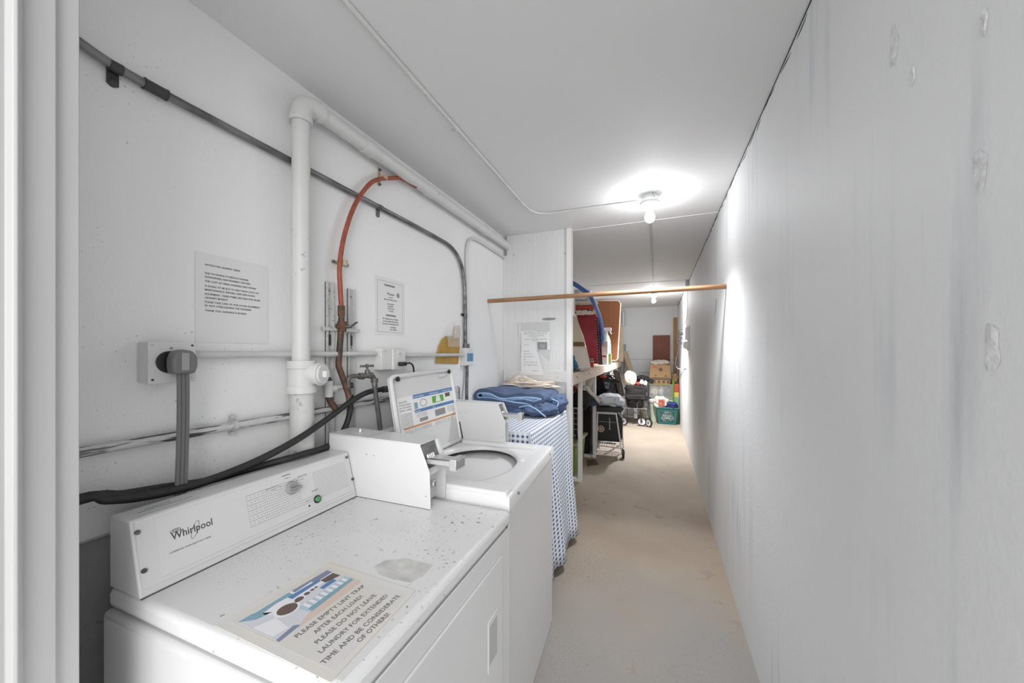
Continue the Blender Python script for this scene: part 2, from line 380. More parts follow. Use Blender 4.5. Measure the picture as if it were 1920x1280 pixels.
for w_, u, v, h_, al_ in (('NORMAL',537,892,.0048,'CENTER'),('Medium Heat',539,896.5,.0026,'CENTER'),('HEAVY DUTY',523,911,.0048,'RIGHT'),('High Heat',517,917,.0026,'RIGHT'),('DELICATES',558,896,.0048,'LEFT'),('Low Heat',562,900,.0026,'LEFT'),('START',585,923,.0060,'LEFT'),('Light On',574,941,.0022,'LEFT')):
    obj('dial_lettering', M().text(w_, on_console(u, v), yd, up, h_, al=al_), m_ink, cs)
for u, v in ((538.5, 896), (525, 911.5), (556.5, 900)): q = on_console(u, v); obj('dial_mark', M().cyl(q, q+nrm*.0006, .0014, 8), m_ink, cs)
q = on_console(580, 948); obj('indicator_light', M().cyl(q, q+nrm*.001, .0032, 12), m_ink, cs)
lt = M()
# warning text on top of the console
for k, s__ in enumerate(('CAUTION: Disconnect power before', 'servicing this unit')):
    lt.text(s__, Vector((-1.147-.013*k, .485+.02*k, 1.0876)), Vector((0,1,0)), Vector((-1,0,0)), .005)
lt.box(-1.128, -1.1272, .478, .60, 1.0870, 1.0876)
obj('caution_lettering', lt, m_gink, cs)
kb = M().lathe([(.0205,0),(.0205,.004),(.018,.012),(.0165,.014),(0,.014)], kc, nrm, 28)
kn = obj('control_knob', kb, m_knob, cs)
obj('grip', M().bar(kc+nrm*.014-yd*.020+up*.002, kc+nrm*.014+yd*.024-up*.006, .010, .014, nrm), m_knob, kn, .003)
obj('pointer', M().bar(kc+nrm*.0216-yd*.019+up*.002, kc+nrm*.0216+yd*.006, .0015, .001, nrm), m_ink, kn)
gb = on_console(594.5, 935.5)
sb = obj('start_button', M().lathe([(.0128,0),(.0128,.004),(.011,.006),(.0105,.003),(0,.003)], gb, nrm, 24), m_blk, cs)
obj('button_cap', M().lathe([(.0095,.003),(.0095,.006),(.008,.0075),(0,.0075)], gb, nrm, 24), m_gbtn, sb)
obj('dark_seam', M().tube([(-1.0655,.456,ZT+.0005),(-1.0655,1.086,ZT+.0005)], .0014, 6).tube([(-1.0655,1.0875,ZT+.0005),(-.737,1.0875,ZT+.0005)], .0010, 6), m_ink, dr)
# coin boxes -------------------------------------------------------
def coin_box(parent, T, s_top):
    """coin vault built in dryer coordinates (z measured from the deck) then placed by T"""
    def o_(n, m, mt, par, bev=0): return obj(n, m.xf(T), mt, par, bev)
    poly = [(-1.209,0),(-1.209,.229),(-.781,.223),(-.740,.130),(-.736,0)]
    cb = o_('coin_box', M().prism(poly, 'y', 0, .0035), m_white, parent, .001)
    bd = M().box(-1.209, -.79, .0035, .135, 0, .108).box(-1.209, -.86, .0035, .135, .108, .226); bd.prism([(-.86,.108),(-.86,.226),(-.796,.2235),(-.757,.124),(-.757,.108)], 'y', .0035, .135)
    bd.prism([(-1.209,.2255),(-1.209,.231),(-.779,.2255),(-.779,.2205)], 'y', 0, .138)
    o_('vault_body', bd, m_white, cb, .0015)
    o_('side_plate', M().prism([(-.86,0),(-.86,.112),(-.757,.112),(-.745,.108),(-.745,0)], 'y', .131, .135), m_white, cb, .001)
    o_('cheek', M().prism([(-.80,.225),(-.775,.223),(-.735,.128),(-.757,.128)], 'y', .118, .138), m_white, cb, .001)
    o_('hinge_seam', M().box(-1.02, -1.0185, .0, .138, .2285, .2295).box(-1.19, -1.03, .003, .0045, .2290, .2300), m_gink, cb)
    # sloped face plate with slots, coin slide
    sl = Vector((-.789,0,.2225)); e = Vector((-.754,0,.128)); dv = (e-sl); nn = Vector((-dv.z,0,dv.x)).normalized(); nn = nn if nn.x > 0 else -nn
    fp = M().obox(sl+Vector((0,.006,0)), (0,.108,0), dv*.92, nn*.0035); 
    f_ = o_('coin_face', fp, m_galv, cb)
    sp = M()
    for k in range(4):
        c = sl+dv*.55+nn*.009+Vector((0,.028+.013*k,0)); sp.lathe([(.001,-.014),(.0065,-.010),(.0065,.010),(.001,.014)], c, dv.normalized(), 12)
    o_('coin_slots', sp, m_steel, f_)
    sd = M(); c = sl+dv*.62+nn*.002
    cs_ = o_('coin_slide', M().box(c.x, c.x+.118, .022, .098, c.z-.012, c.z+.006), m_steel, f_, .002)
    o_('slide_tip', M().box(c.x+.094, c.x+.120, .020, .100, c.z-.026, c.z+.014), m_steel, cs_, .002)
    ring_ = M().tube([(c.x+.002,.020,c.z+.008),(c.x+.092,.020,c.z+.010),(c.x+.118,.030,c.z+.014),(c.x+.118,.090,c.z+.014)], .0022, 6)
    o_('slide_rail', ring_, m_galv, cs_)
    fins = M()
    for k in range(5): fins.box(c.x+.1198, c.x+.1212, .028+.014*k, .034+.014*k, c.z-.020, c.z+.008)
    o_('tip_fins', fins, m_galv, cs_)
    lk = M().lathe([(.014,0),(.014,.020),(.010,.024),(0,.024)], (-.79,.088,.062), (1,0,0), 16); 
    l_ = o_('lock', lk, m_steel, cb); o_('keyhole', M().box(-.7665,-.7650,.085,.091,.054,.070), m_ink, l_)
    o_('latch_stud', M().lathe([(.010,0),(.010,.004),(.004,.012),(0,.012)], (-1.12,.085,.230), (0,0,1), 14), m_steel, cb)
    for x, z in ((-1.02,.165),(-.985,.164),(-.755,.045)): o_('rivet', M().cyl((x,.0005,z), (x,-.0008,z), .0025, 8), m_gink, cb)
    return cb
coin_box(dr, Matrix.Translation((0, 1.088, ZT)) @ Matrix.Diagonal((1,.84,1,1)), 0)

m_worn = mat('worn_patch', (.60,.60,.595), .5, col2=(.42,.415,.41), vs=22)
for pts_ in (((700,1062),(722,1050),(760,1046),(812,1058),(798,1076),(770,1092),(738,1086),(712,1078)),):
    w_ = [P(u, v, Z=ZT+.0003) for u, v in pts_]; obj('worn_patch', M().prism([(p.x, p.y) for p in w_], 'z', ZT-.001, ZT+.0003), m_worn, dr)
# laminated sign lying on the dryer
A4 = [Vector(p) for p in ((-.827,.468,.9205),(-.798,.718,.9205),(-.518,.706,.9205),(-.506,.458,.9205))]
sg = thing('laminated_sign', 'laminated lint trap sign with a blue machine picture, lying on the dryer top', 'sign', (-.66,.59,.9205))
def st(s_, t_, z=0):   # s_: across the sign (reading direction), t_: down the sign
    p = (A4[0]*(1-t_)+A4[3]*t_)*(1-s_)+(A4[1]*(1-t_)+A4[2]*t_)*s_; return p+Vector((0,0,z))
def sheet(m, pts, z0, z1):
    n = len(pts); vs = [st(*p, z0) for p in pts]+[st(*p, z1) for p in pts]
    return m.add(vs, [tuple(range(n)), tuple(range(2*n-1, n-1, -1))]+[(i+n, (i+1) % n+n, (i+1) % n, i) for i in range(n)])
obj('sheet', sheet(M(), [(0,0),(1,0),(1,1),(0,1)], 0, .0008), m_lam, sg)
obj('page', sheet(M(), [(.07,.05),(.93,.04),(.93,.96),(.07,.96)], .0008, .0010), mat('sign_page', (.62,.62,.64), .35, col2=(.60,.58,.54), vs=6), sg)
pa = {}
def prt(col, pts, lay=0): pa[len(pa)] = (col, sheet(M(), pts, .0010+.00012*lay, .0012+.00012*lay), lay)
PX = lambda x: .09+x*.80
PYY = lambda y: .10+y*.40
def pic(col, pts, lay): prt(col, [(PX(x), PYY(y)) for x, y in pts], lay)
pic(m_lav, [(0,0),(1,0),(1,1),(0,1)], 0)
pic(m_teal, [(0,0),(.14,0),(.24,.26),(.10,.20)], 1); pic(m_wht, [(.14,.0),(1,0),(1,.30),(.5,.34),(.2,.3)], 1)
pic(m_teal, [(.1,.02),(.52,.0),(.52,.13),(.34,.10),(.12,.16)], 2); pic(m_navy, [(.55,0),(1,0),(1,.16),(.76,.18),(.76,.07),(.55,.10)], 2)
pic(m_blue, [(.46,.12),(.82,.13),(.82,.22),(.46,.24)], 3); pic(m_brn, [(.82,.20),(.99,.20),(.99,.42),(.82,.36)], 3)
pic(m_blue, [(.72,.40),(.9,.38),(.9,.5),(.72,.5)], 3)
pic(m_sky, [(.38,.56),(1,.53),(1,.82),(.40,.86)], 2); pic(m_peach, [(.18,1),(.36,.86),(1,.80),(1,1)], 3)
pic(m_teal, [(.42,.74),(1,.70),(1,.80),(.42,.86)], 4)
for k in range(8): pic(m_wht, [(.44+k*.07,.56),(.475+k*.07,.56),(.475+k*.07,.72),(.44+k*.07,.73)], 4)
for cx, cy, r in ((.33,.42,.105),(.49,.36,.05),(.59,.34,.035),(.66,.33,.025),(.71,.32,.02)):
    pic(m_wht, [(cx+r*1.25*math.cos(t*.3927), cy+r*1.7*math.sin(t*.3927)) for t in range(16)], 4)
    pic(m_brn, [(cx+r*.95*math.cos(t*.3927), cy+r*1.35*math.sin(t*.3927)) for t in range(16)], 5)
pic(m_wht, [(.02,.35),(.2,.45),(.16,.85),(.02,.8)], 2); pic(m_navy, [(.0,.92),(.2,.88),(.24,.97),(0,1)], 2)
pr_root = None
for (c_, m_, l_) in pa.values(): 
    o_ = obj('printed_picture', m_, c_, sg if pr_root is None else pr_root)
    if pr_root is None: pr_root = o_
    else: o_.name = 'printed_shape'
xd = (A4[1]-A4[0]+A4[2]-A4[3]).normalized(); yu = (A4[0]-A4[3]).normalized()
tx = M()
for ln, s0, s1, t_ in (('PLEASE EMPTY LINT TRAP',.17,.86,.60),('AFTER EACH LOAD!',.26,.74,.678),('PLEASE DO NOT LEAVE',.19,.80,.756),('LAUNDRY FOR EXTENDED',.14,.84,.834),('TIME AND BE CONSIDERATE',.08,.88,.912),('OF OTHERS!',.33,.66,.988)):
    obj('lettering', M().text(ln, st(s0, t_-.03, .0012), xd, yu, .0112, fit=(st(s1,t_)-st(s0,t_)).length), m_gink2, sg)

# ================================================================ washer
RW = Matrix(((1,-.058,0,.058*1.205),(0,1,0,0),(0,0,1,0),(0,0,0,1)))
ws = thing('washing_machine', 'white top-loading washer with its lid standing open, beyond the dryer', 'washing machine', (-.85, 1.58, 0))
ZW = .958; WY0, WY1, WX0, WX1 = 1.206, 1.958, -1.20, -.487
obj('cabinet', M().box(WX0, WX1-.004, WY0+.004, WY1-.004, .0, .905).xf(RW), m_white, ws, .010)
# deck with oval opening
dk = M(); cxo, cyo, rx, ry = -.805, 1.565, .212, .285; NN = 72
def sqp(k, inset=0., z=ZW):
    t = 2*math.pi*k/NN; c, s = math.cos(t), math.sin(t); cx = (WX0+WX1)/2; cy = (WY0+WY1)/2; hx = (WX1-WX0)/2-inset; hy = (WY1-WY0)/2-inset
    q = max(abs(c), abs(s)); x, y = c/q*hx, s/q*hy
    R = .02; 
    return (cx+x, cy+y, z)
rings = [[sqp(k, .0, .905) for k in range(NN)], [sqp(k, 0, ZW-.010) for k in range(NN)], [sqp(k, .004, ZW-.002) for k in range(NN)], [sqp(k, .012, ZW) for k in range(NN)],
         [sqp(k, .035, ZW) for k in range(NN)]]
def ov(k, e, z): t = 2*math.pi*k/NN; return (cxo+(rx+e)*math.cos(t), cyo+(ry+e)*math.sin(t), z)
rings += [[ov(k, .022, ZW-.006) for k in range(NN)], [ov(k, .006, ZW-.009) for k in range(NN)], [ov(k, 0, ZW-.018) for k in range(NN)], [ov(k, 0, ZW-.030) for k in range(NN)]]
vs = [p for r in rings for p in r]; fs_ = [(i*NN+k, i*NN+(k+1) % NN, (i+1)*NN+(k+1) % NN, (i+1)*NN+k) for i in range(len(rings)-1) for k in range(NN)]
dk.add(vs, fs_); obj('top_deck', dk.xf(RW), m_deck, ws, ang=50)
for y0, y1 in ((WY0+.002, WY0+.075), (WY1-.115, WY1-.055)):
    obj('deck_rim', M().box(-1.00, -.50 if y0 < 1.3 else -.56, y0, y1, ZW-.01, ZW+.012).xf(RW), m_deck, ws, .008, seg=4)
tb = M()
def tubr(e, z): return [ov(k, e, z) for k in range(NN)]
rr_ = [tubr(.0, ZW-.030), tubr(.03, ZW-.034), tubr(.03, ZW-.16)]
tb.add([p for r in rr_ for p in r], [(i*NN+k, i*NN+(k+1) % NN, (i+1)*NN+(k+1) % NN, (i+1)*NN+k) for i in range(2) for k in range(NN)])
obj('tub_ring', tb.xf(RW), m_tubd, ws)
bk = M(); rr_ = [tubr(.026, ZW-.122), tubr(.0, ZW-.112), tubr(-.018, ZW-.120), tubr(-.022, ZW-.15), tubr(-.03, ZW-.50), tubr(-.09, ZW-.52), [(cxo, cyo, ZW-.52)]*NN]
bk.add([p for r in rr_ for p in r], [(i*NN+k, i*NN+(k+1) % NN, (i+1)*NN+(k+1) % NN, (i+1)*NN+k) for i in range(6) for k in range(NN)])
obj('wash_basket', bk.xf(RW), m_tub, ws)
obj('agitator', M().lathe([(.10,.0),(.07,.05),(.045,.12),(.035,.25),(.03,.27),(0,.28)], (cxo,cyo,ZW-.52), (0,0,1), 24).xf(RW), m_tub, ws)
wc = obj('control_console', M().prism([(-1.20,ZW),(-1.20,1.105),(-1.165,1.105),(-1.125,ZW)], 'y', WY0+.01, 1.86).xf(RW), m_white, ws, .004)
for u, v in ((1014/2.461*0+972, 924), (1030, 851)):
    p = P(u, v, X=-.49 if u < 1000 else -.5285); obj('screw', M().cyl(p-Vector((.004,0,0)), p+Vector((.004,0,0)), .005, 12), m_galv, ws)
# switch striker slot on deck
p = P(981, 863, Z=ZW-.004); obj('lid_switch_slot', M().box(p.x-.010, p.x+.008, p.y-.014, p.y+.014, ZW-.006, ZW+.001), m_wht, ws, .001)
coin_box(ws, RW @ Matrix.Translation((-.004, 1.875, ZW-.002)) @ Matrix.Diagonal((1,.58,1,1)), 0)
# lid, standing open, leaning back on the console
LB = P(864, 829, X=-1.062); LB.z = ZW+.004
LR = P(844, 691, X=-1.150); LL = P(728, 706, X=-1.150)
BL = Vector((-1.062, 1.345, ZW+.004))
ex_ = (LR-LL).normalized(); 
def lp(s_, t_, o=0.):
    p = (BL*(1-t_)+LL*t_)*(1-s_)+(LB*(1-t_)+LR*t_)*s_
    n = (LB-BL).cross(LL-BL).normalized(); n = n if n.x > 0 else -n
    return p+n*o
def lsheet(m, pts, o0, o1):
    n = len(pts); vs = [lp(*p, o0) for p in pts]+[lp(*p, o1) for p in pts]
    return m.add(vs, [tuple(reversed(range(n))), tuple(range(n, 2*n))]+[(i, (i+1) % n, (i+1) % n+n, i+n) for i in range(n)])
def rrect(x0, x1, y0, y1, r, r2=None):
    out = []
    for cx, cy, a0 in ((x1-r, y1-r, 0), (x0+r, y1-r, 90), (x0+r, y0+r, 180), (x1-r, y0+r, 270)):
        for k in range(5): t = math.radians(a0+k*22.5); out.append((cx+r*math.cos(t), cy+r*math.sin(t)))
    return out
ld = obj('lid', lsheet(M(), rrect(0,1,0,1,.05), -.012, 0), m_white, ws, .002)
rm = M(); rp = rrect(.012,.988,.012,.988,.05)
rm.tube([lp(x, y, .004) for x, y in rp], .011, 8, True)
obj('rim', rm, m_white, ld)
for s_, t_ in ((.085,.955), (.925,.96)):
    obj('bumper', M().lathe([(.012,0),(.012,.008),(.007,.011),(0,.011)], lp(s_, t_, .010), lp(0,0,1)-lp(0,0,0), 16), m_blk, ld)
obj('catch', lsheet(M(), [(.72,.94),(.88,.94),(.84,.90),(.76,.90)], 0, .012), m_white, ld, .001)
obj('hinge_spring', M().tube([lp(.99,.02,.016), lp(.985,.25,.014)], .004, 6), m_blk, ld)
# instruction label, lettering printed on it
LX0, LX1, LY0, LY1 = .06, .985, .31, .74
def lq(x, y): return (LX0+(LX1-LX0)*x, LY0+(LY1-LY0)*y)
lb = obj('instruction_label', lsheet(M(), [lq(0,0), lq(1,0), lq(1,1), lq(.22,1), lq(.22,1.0), lq(.0,.98)], .0003, .0008), m_pap, ld)
def lrect(name, x0, x1, y0, y1, mt, o=.0012):
    return obj(name, lsheet(M(), [lq(x0,y0), lq(x1,y0), lq(x1,y1), lq(x0,y1)], .0008, o), mt, lb)
lrect('header_bar', .24, 1, .89, 1.0, m_blue); lrect('header_bar', .24, 1, .49, .58, m_blue); lrect('orange_bar', .04, 1, .12, .17, m_orange)
obj('picture_ring', M().tube([lp(*lq(.40+.055*math.cos(t*.4), .73+.10*math.sin(t*.4)), .0012) for t in range(16)], .0016, 5, True), m_gink, lb)
lrect('blue_picture', .245, .30, .60, .78, m_teal); lrect('green_picture', .56, .78, .64, .84, m_green)
obj('white_jug', lsheet(M(), [lq(.62,.66), lq(.72,.66), lq(.70,.84), lq(.64,.84)], .0012, .0015), m_wht, lb)
lrect('dark_picture', .82, .92, .74, .86, m_brn); lrect('dark_picture', .30, .44, .22, .32, m_gink); lrect('dark_picture', .58, .78, .24, .43, m_gink)
ll_ = M(); lw = M()
lxd = (lp(1,.5)-lp(0,.5)).normalized(); lyd = (lp(.5,1)-lp(.5,0)); lyd = (lyd-lxd*lyd.dot(lxd)).normalized()
for k, s__ in enumerate(('Read ALL', 'instructions', 'on lid inside', 'before using')): ll_.text(s__, lp(*lq(.02, .84-.075*k), .0012), lxd, lyd, .0095, fit=.085 if k else .06)
for k in range(9): ll_.text('Do not overload the washer', lp(*lq(.02, .52-.045*k), .0012), lxd, lyd, .0045, fit=.085)
for k in range(3):
    ll_.text('Wash full loads only. Do not wash flammable items.', lp(*lq(.05, .075-.035*k), .0012), lxd, lyd, .0038, fit=.22)
    ll_.text('Close lid to start the wash cycle', lp(*lq(.55, .075-.035*k), .0012), lxd, lyd, .0038, fit=.18)
for k in range(4): ll_.text('Liquid detergent', lp(*lq(.82, .42-.05*k), .0012), lxd, lyd, .0045, fit=.07)
for k in range(3): ll_.text('Add detergent', lp(*lq(.26, .44-.04*k), .0012), lxd, lyd, .0038, fit=.09)
for s__, x in (('Load clothes', .25), ('Add detergent', .52), ('Insert coins', .78)): lw.text(s__, lp(*lq(x, .92), .0015), lxd, lyd, .0085, fit=.085)
for s__, x in (('Set cycle', .25), ('Start', .55)): lw.text(s__, lp(*lq(x, .51), .0015), lxd, lyd, .0080)
obj('lettering', ll_, m_gink, lb); obj('white_lettering', lw, m_wht, lb)

# ================================================================ table, cloth, quilt
gm = bpy.data.materials.new('blue_gingham'); gm.use_nodes = True; N = gm.node_tree.nodes; L = gm.node_tree.links
bs_ = N['Principled BSDF']; bs_.inputs['Roughness'].default_value = .85
uvn = N.new('ShaderNodeUVMap'); sx = N.new('ShaderNodeSeparateXYZ'); L.new(uvn.outputs[0], sx.inputs[0])
def stripe(out):
    a1 = N.new('ShaderNodeMath'); a1.operation = 'MULTIPLY'; a1.inputs[1].default_value = 1/.030; L.new(out, a1.inputs[0])
    a2 = N.new('ShaderNodeMath'); a2.operation = 'FRACT'; L.new(a1.outputs[0], a2.inputs[0])
    a3 = N.new('ShaderNodeMath'); a3.operation = 'GREATER_THAN'; a3.inputs[1].default_value = .52; L.new(a2.outputs[0], a3.inputs[0]); return a3.outputs[0]
sa, sb_ = stripe(sx.outputs[0]), stripe(sx.outputs[1])
ad = N.new('ShaderNodeMath'); ad.operation = 'ADD'; L.new(sa, ad.inputs[0]); L.new(sb_, ad.inputs[1])
rp_ = N.new('ShaderNodeValToRGB'); rp_.color_ramp.interpolation = 'CONSTANT'
hf = N.new('ShaderNodeMath'); hf.operation = 'MULTIPLY'; hf.inputs[1].default_value = .5; L.new(ad.outputs[0], hf.inputs[0]); L.new(hf.outputs[0], rp_.inputs[0])
rp_.color_ramp.elements[0].color = (.70,.71,.72,1); rp_.color_ramp.elements[1].position = .45; rp_.color_ramp.elements[1].color = (.56,.60,.67,1)
e_ = rp_.color_ramp.elements.new(.9); e_.color = (.055,.085,.20,1)
L.new(rp_.outputs[0], bs_.inputs['Base Color'])
TX0, TX1, TY0, TY1, TZ = -1.25, -.685, 2.02, 2.93, 1.0
tb_ = thing('side_table', 'table hidden under the blue checked cloth beside the washer', 'table', ((TX0+TX1)/2, (TY0+TY1)/2, 0))
obj('tabletop', M().box(TX0+.01, TX1-.01, TY0+.01, TY1-.01, TZ-.03, TZ-.004), m_pine, tb_)
for x in (TX0+.03, TX1-.06):
    for y in (TY0+.03, TY1-.06): obj('leg', M().box(x, x+.04, y, y+.04, 0, TZ-.03), m_pine, tb_)
cl = M(); NP = 220; cl.uv = []
per = []
w_, h_ = TX1-TX0, TY1-TY0; Lp = 2*(w_+h_)
def perim(s):
    s = s % Lp
    if s < h_: return Vector((TX1, TY0+s)), Vector((1,0))
    s -= h_
    if s < w_: return Vector((TX1-s, TY1)), Vector((0,1))
    s -= w_
    if s < h_: return Vector((TX0, TY1-s)), Vector((-1,0))
    s -= h_; return Vector((TX0+s, TY0)), Vector((0,-1))
rows = [('t', 0.), ('t', .5), ('t', .93)]+[('d', q) for q in (0, .012, .04, .1, .18, .28, .38, .48, .58, .68, .78, .86, .93)]
for kind, q in rows:
    for i in range(NP):
        s = Lp*i/NP; p, n = perim(s)
        # smooth normal near corners
        n2 = sum((perim(s+d)[1] for d in (-.06,-.03,0,.03,.06)), Vector((0,0)))/5
        if kind == 't':
            c = Vector(((TX0+TX1)/2, (TY0+TY1)/2)); pp = c+(p-c)*q; cl.v.append(Vector((pp.x, pp.y, TZ+.001+.002*noise.noise(Vector((pp.x*9, pp.y*9, 0)))))); cl.uv.append((pp.x, pp.y))
        else:
            fl = (.012*(1-math.exp(-q*20)))+.085*q+(.018*math.sin(s*17+.6)+.010*math.sin(s*31+2))*min(1, q*1.5)
            if n.x < -.5 : fl = min(fl, .015)
            if n.y > .5: fl = min(fl*.5, .05)
            if n.y < -.5: fl = min(fl*.2, .02)
            pp = p+n2*fl; pp.x = max(pp.x, XL+.02)
            cl.v.append(Vector((pp.x, pp.y, TZ-q+(.0 if q else .0)))); cl.uv.append((pp.x+q if abs(n.x) > .5 else s, pp.y if abs(n.x) > .5 else q))
        
for j in range(len(rows)-1):
    for i in range(NP):
        i2 = (i+1) % NP; cl.f.append((j*NP+i, (j+1)*NP+i, (j+1)*NP+i2, j*NP+i2))
cl.f.append(tuple(range(NP)))
ct = obj('tablecloth', cl, gm, None, ang=80); tag(ct, 'blue and white checked cloth hanging to the floor beside the washer', 'tablecloth')
so = ct.modifiers.new('thick', 'SOLIDIFY'); so.thickness = .0015
# folded quilt: a thick ribbon folded back and forth
qt = thing('folded_quilt', 'folded navy quilt with pale blue piping on the checked cloth', 'quilt', (-.98, 2.7, 1.004))
def ribbon(name, path, th, y0, y1, par, mt, sag=0, piping=True):
    pts = cr([Vector((x, 0, z)) for x, z in path], 7); n = len(pts); up_, lo_ = [], []
    for i, p in enumerate(pts):
        t = (pts[min(i+1, n-1)]-pts[max(i-1, 0)]).normalized(); nn = Vector((-t.z, 0, t.x))
        k = th/2*(1+.12*math.sin(i*.7)); up_.append(p+nn*k); lo_.append(p-nn*k)
    loop = up_+list(reversed(lo_)); m = M(); J = 12; K = len(loop)
    for j in range(J):
        f = j/(J-1); y = y0+(y1-y0)*f
        for i, p in enumerate(loop):
            e = .010*noise.noise(Vector((p.x*7, y*6, p.z*5))); q = (1 if 0 < j < J-1 else .985)
            m.v.append(Vector((p.x+e, y+.022*noise.noise(Vector((p.x*5, 3, p.z*9)))+sag*(p.x+1), p.z+e+.012*noise.noise(Vector((p.x*6, y*5, 0))))))
    for j in range(J-1):
        for i in range(K): i2 = (i+1) % K; m.f.append((j*K+i, j*K+i2, (j+1)*K+i2, (j+1)*K+i))
    h = len(up_)
    for j_, rv in ((0, False), (J-1, True)):
        for i in range(h-1):
            f = (j_*K+i, j_*K+i+1, j_*K+K-2-i, j_*K+K-1-i); m.f.append(f if rv else tuple(reversed(f)))
    o_ = obj(name, m, mt, par, ang=70)
    if piping:
        obj('piping', M().tube([m.v[i]+Vector((0,-.003,0)) for i in range(h)], .0055, 6), m_pipe, o_)
    return o_
ribbon('quilt_layers', [(-.96,1.126),(-.83,1.112),(-.765,1.132),(-.80,1.160),(-.92,1.160),(-1.04,1.150),(-1.15,1.172),(-1.245,1.172),(-1.268,1.140),(-1.235,1.112),(-1.10,1.118),(-.98,1.095),(-.86,1.078),(-.77,1.040)], .030, 2.50, 2.93, qt, m_quilt, .10)
ribbon('quilt_lining', [(-1.225,1.142),(-1.10,1.136),(-.98,1.122),(-.85,1.130),(-.80,1.138)], .016, 2.505, 2.90, qt, m_quin, .10)
ribbon('quilt_fold', [(-1.25,1.075),(-1.12,1.082),(-.98,1.062),(-.88,1.045),(-.82,1.028)], .044, 2.52, 2.90, qt, m_quilt, .10)
obj('quilt_base', M().blob((-1.03,2.72,1.035), (.23,.19,.034), .2, 2.0, 4, flat=1.004, sq=.6), m_quin, qt)
q1 = obj('quilt_corner', M().blob((-.80,2.60,1.052), (.115,.12,.050), .35, 1.6, 8, flat=1.004, sq=.85), m_quilt, qt)
obj('piping', M().tube(cr([(-.93,2.49,1.072),(-.86,2.475,1.088),(-.80,2.46,1.075),(-.745,2.48,1.03),(-.74,2.52,1.01)], 6), .005, 6), m_pipe, q1)
q2 = obj('quilt_end', M().blob((-.735,2.76,1.085), (.085,.14,.070), .3, 1.7, 2, flat=1.004, sq=.85), m_quilt, qt)
obj('piping', M().tube(cr([(-.72,2.60,1.13),(-.68,2.64,1.10),(-.70,2.61,1.05),(-.74,2.585,1.03)], 6), .005, 6), m_pipe, q2)
wc_ = M().blob((-.99,2.95,1.195), (.19,.070,.032), .6, 2.2, 5, sq=.85); wc_.blob((-1.08,2.965,1.215), (.10,.06,.050), .6, 2, 9)
tag(obj('crumpled_cloth', wc_, m_ccl, None, ang=80), 'crumpled off-white cloth lying on top of the navy quilt', 'cloth')

# ================================================================ things on the left wall
def LW(u, v, off): return P(u, v, X=XL+off)
# dark metal conduit
cd = thing('metal_conduit', 'bare dark metal conduit running high along the left wall and bending down', 'conduit', (XL+.02, 1.2, 2.18))
path = [(XL+.018, .172, 2.285), (XL+.018, .30, 2.245), (XL+.018, .42, 2.208), (XL+.018, .52, 2.190), (XL+.018, .75, 2.186), (XL+.018, 1.4, 2.184), (XL+.018, 1.95, 2.180), (XL+.018, 2.13, 2.165), (XL+.018, 2.24, 2.105), (XL+.018, 2.29, 2.01), (XL+.018, 2.31, 1.90), (XL+.018, 2.317, 1.70), (XL+.018, 2.32, 1.50)]
obj('pipe', M().tube(cr(path, 6), .0115, 14), m_galv, cd)
def strap(par, y, z, vertical=False, mt=m_galv, r=.0135, dirn=-1):
    m = M(); x = XL+.018
    if not vertical:
        m.cyl((x,y-.012,z), (x,y+.012,z), r, 16); m.box(XL, XL+.006, y-.011, y+.011, z+dirn*.040 if dirn < 0 else z, z if dirn < 0 else z+.040)
        m.lathe([(.011,0),(.011,.006),(.006,.010),(0,.010)], (XL, y, z+dirn*.034), (1,0,0), 14)
    else:
        m.cyl((x,y,z-.010), (x,y,z+.010), r, 16); m.box(XL, XL+.004, y-.036, y+.036, z-.009, z+.009)
    return obj('strap', m, mt, par)
strap(cd, .497, 2.190, mt=m_dark); strap(cd, 1.452, 2.184, mt=m_galv); strap(cd, 2.319, 1.735, True)
obj('coupling', M().cyl((XL+.018,.553,2.188), (XL+.018,.600,2.187), .0145, 16).cyl((XL+.018,.551,2.188), (XL+.018,.554,2.188), .0155, 16).cyl((XL+.018,.599,2.187), (XL+.018,.602,2.187), .0155, 16), m_dark, cd)
# white drain pipe
dp_ = thing('drain_pipe', 'thick white drain pipe rising up the left wall and elbowing along the ceiling', 'pipe', (XL+.05, .99, 1.0))
xx = XL+.052
obj('upright_pipe', M().cyl((xx,.99,1.42), (xx,.99,2.36), .031, 28), m_pvc, dp_)
obj('lower_pipe', M().cyl((xx,.995,1.02), (xx,.995,1.36), .041, 28), m_pvcd, dp_)
obj('elbow', M().tube(cr([(xx,.99,2.33),(xx,.992,2.365),(xx,1.005,2.393),(xx,1.03,2.408),(xx,1.06,2.412)], 6), .037, 24), m_pvc, dp_)
obj('elbow_collar', M().cyl((xx,.99,2.325),(xx,.99,2.345),.040,24).cyl((xx,1.055,2.412),(xx,1.075,2.412),.040,24), m_pvc, dp_)
obj('ceiling_run', M().cyl((xx,1.06,2.412), (xx,3.049,2.412), .031, 28), m_pvc, dp_)
for y, l in ((1.30,.06),(1.80,.05),(2.55,.05)): obj('coupling', M().cyl((xx,y,2.412), (xx,y+l,2.412), .036, 24), m_pvc, dp_)
fit_ = obj('cleanout_fitting', M().cyl((xx,.993,1.345),(xx,.993,1.430),.046,28).cyl((xx,.993,1.318),(xx,.993,1.345),.050,28).cyl((xx,.993,1.41),(xx,.993,1.438),.050,28), m_pvc, dp_)
c0 = Vector((xx, 1.0, 1.388)); dv = Vector((.85,.28,0)).normalized()
obj('branch', M().cyl(c0, c0+dv*.064, .040, 28).cyl(c0+dv*.064, c0+dv*.072, .043, 28), m_pvc, fit_)
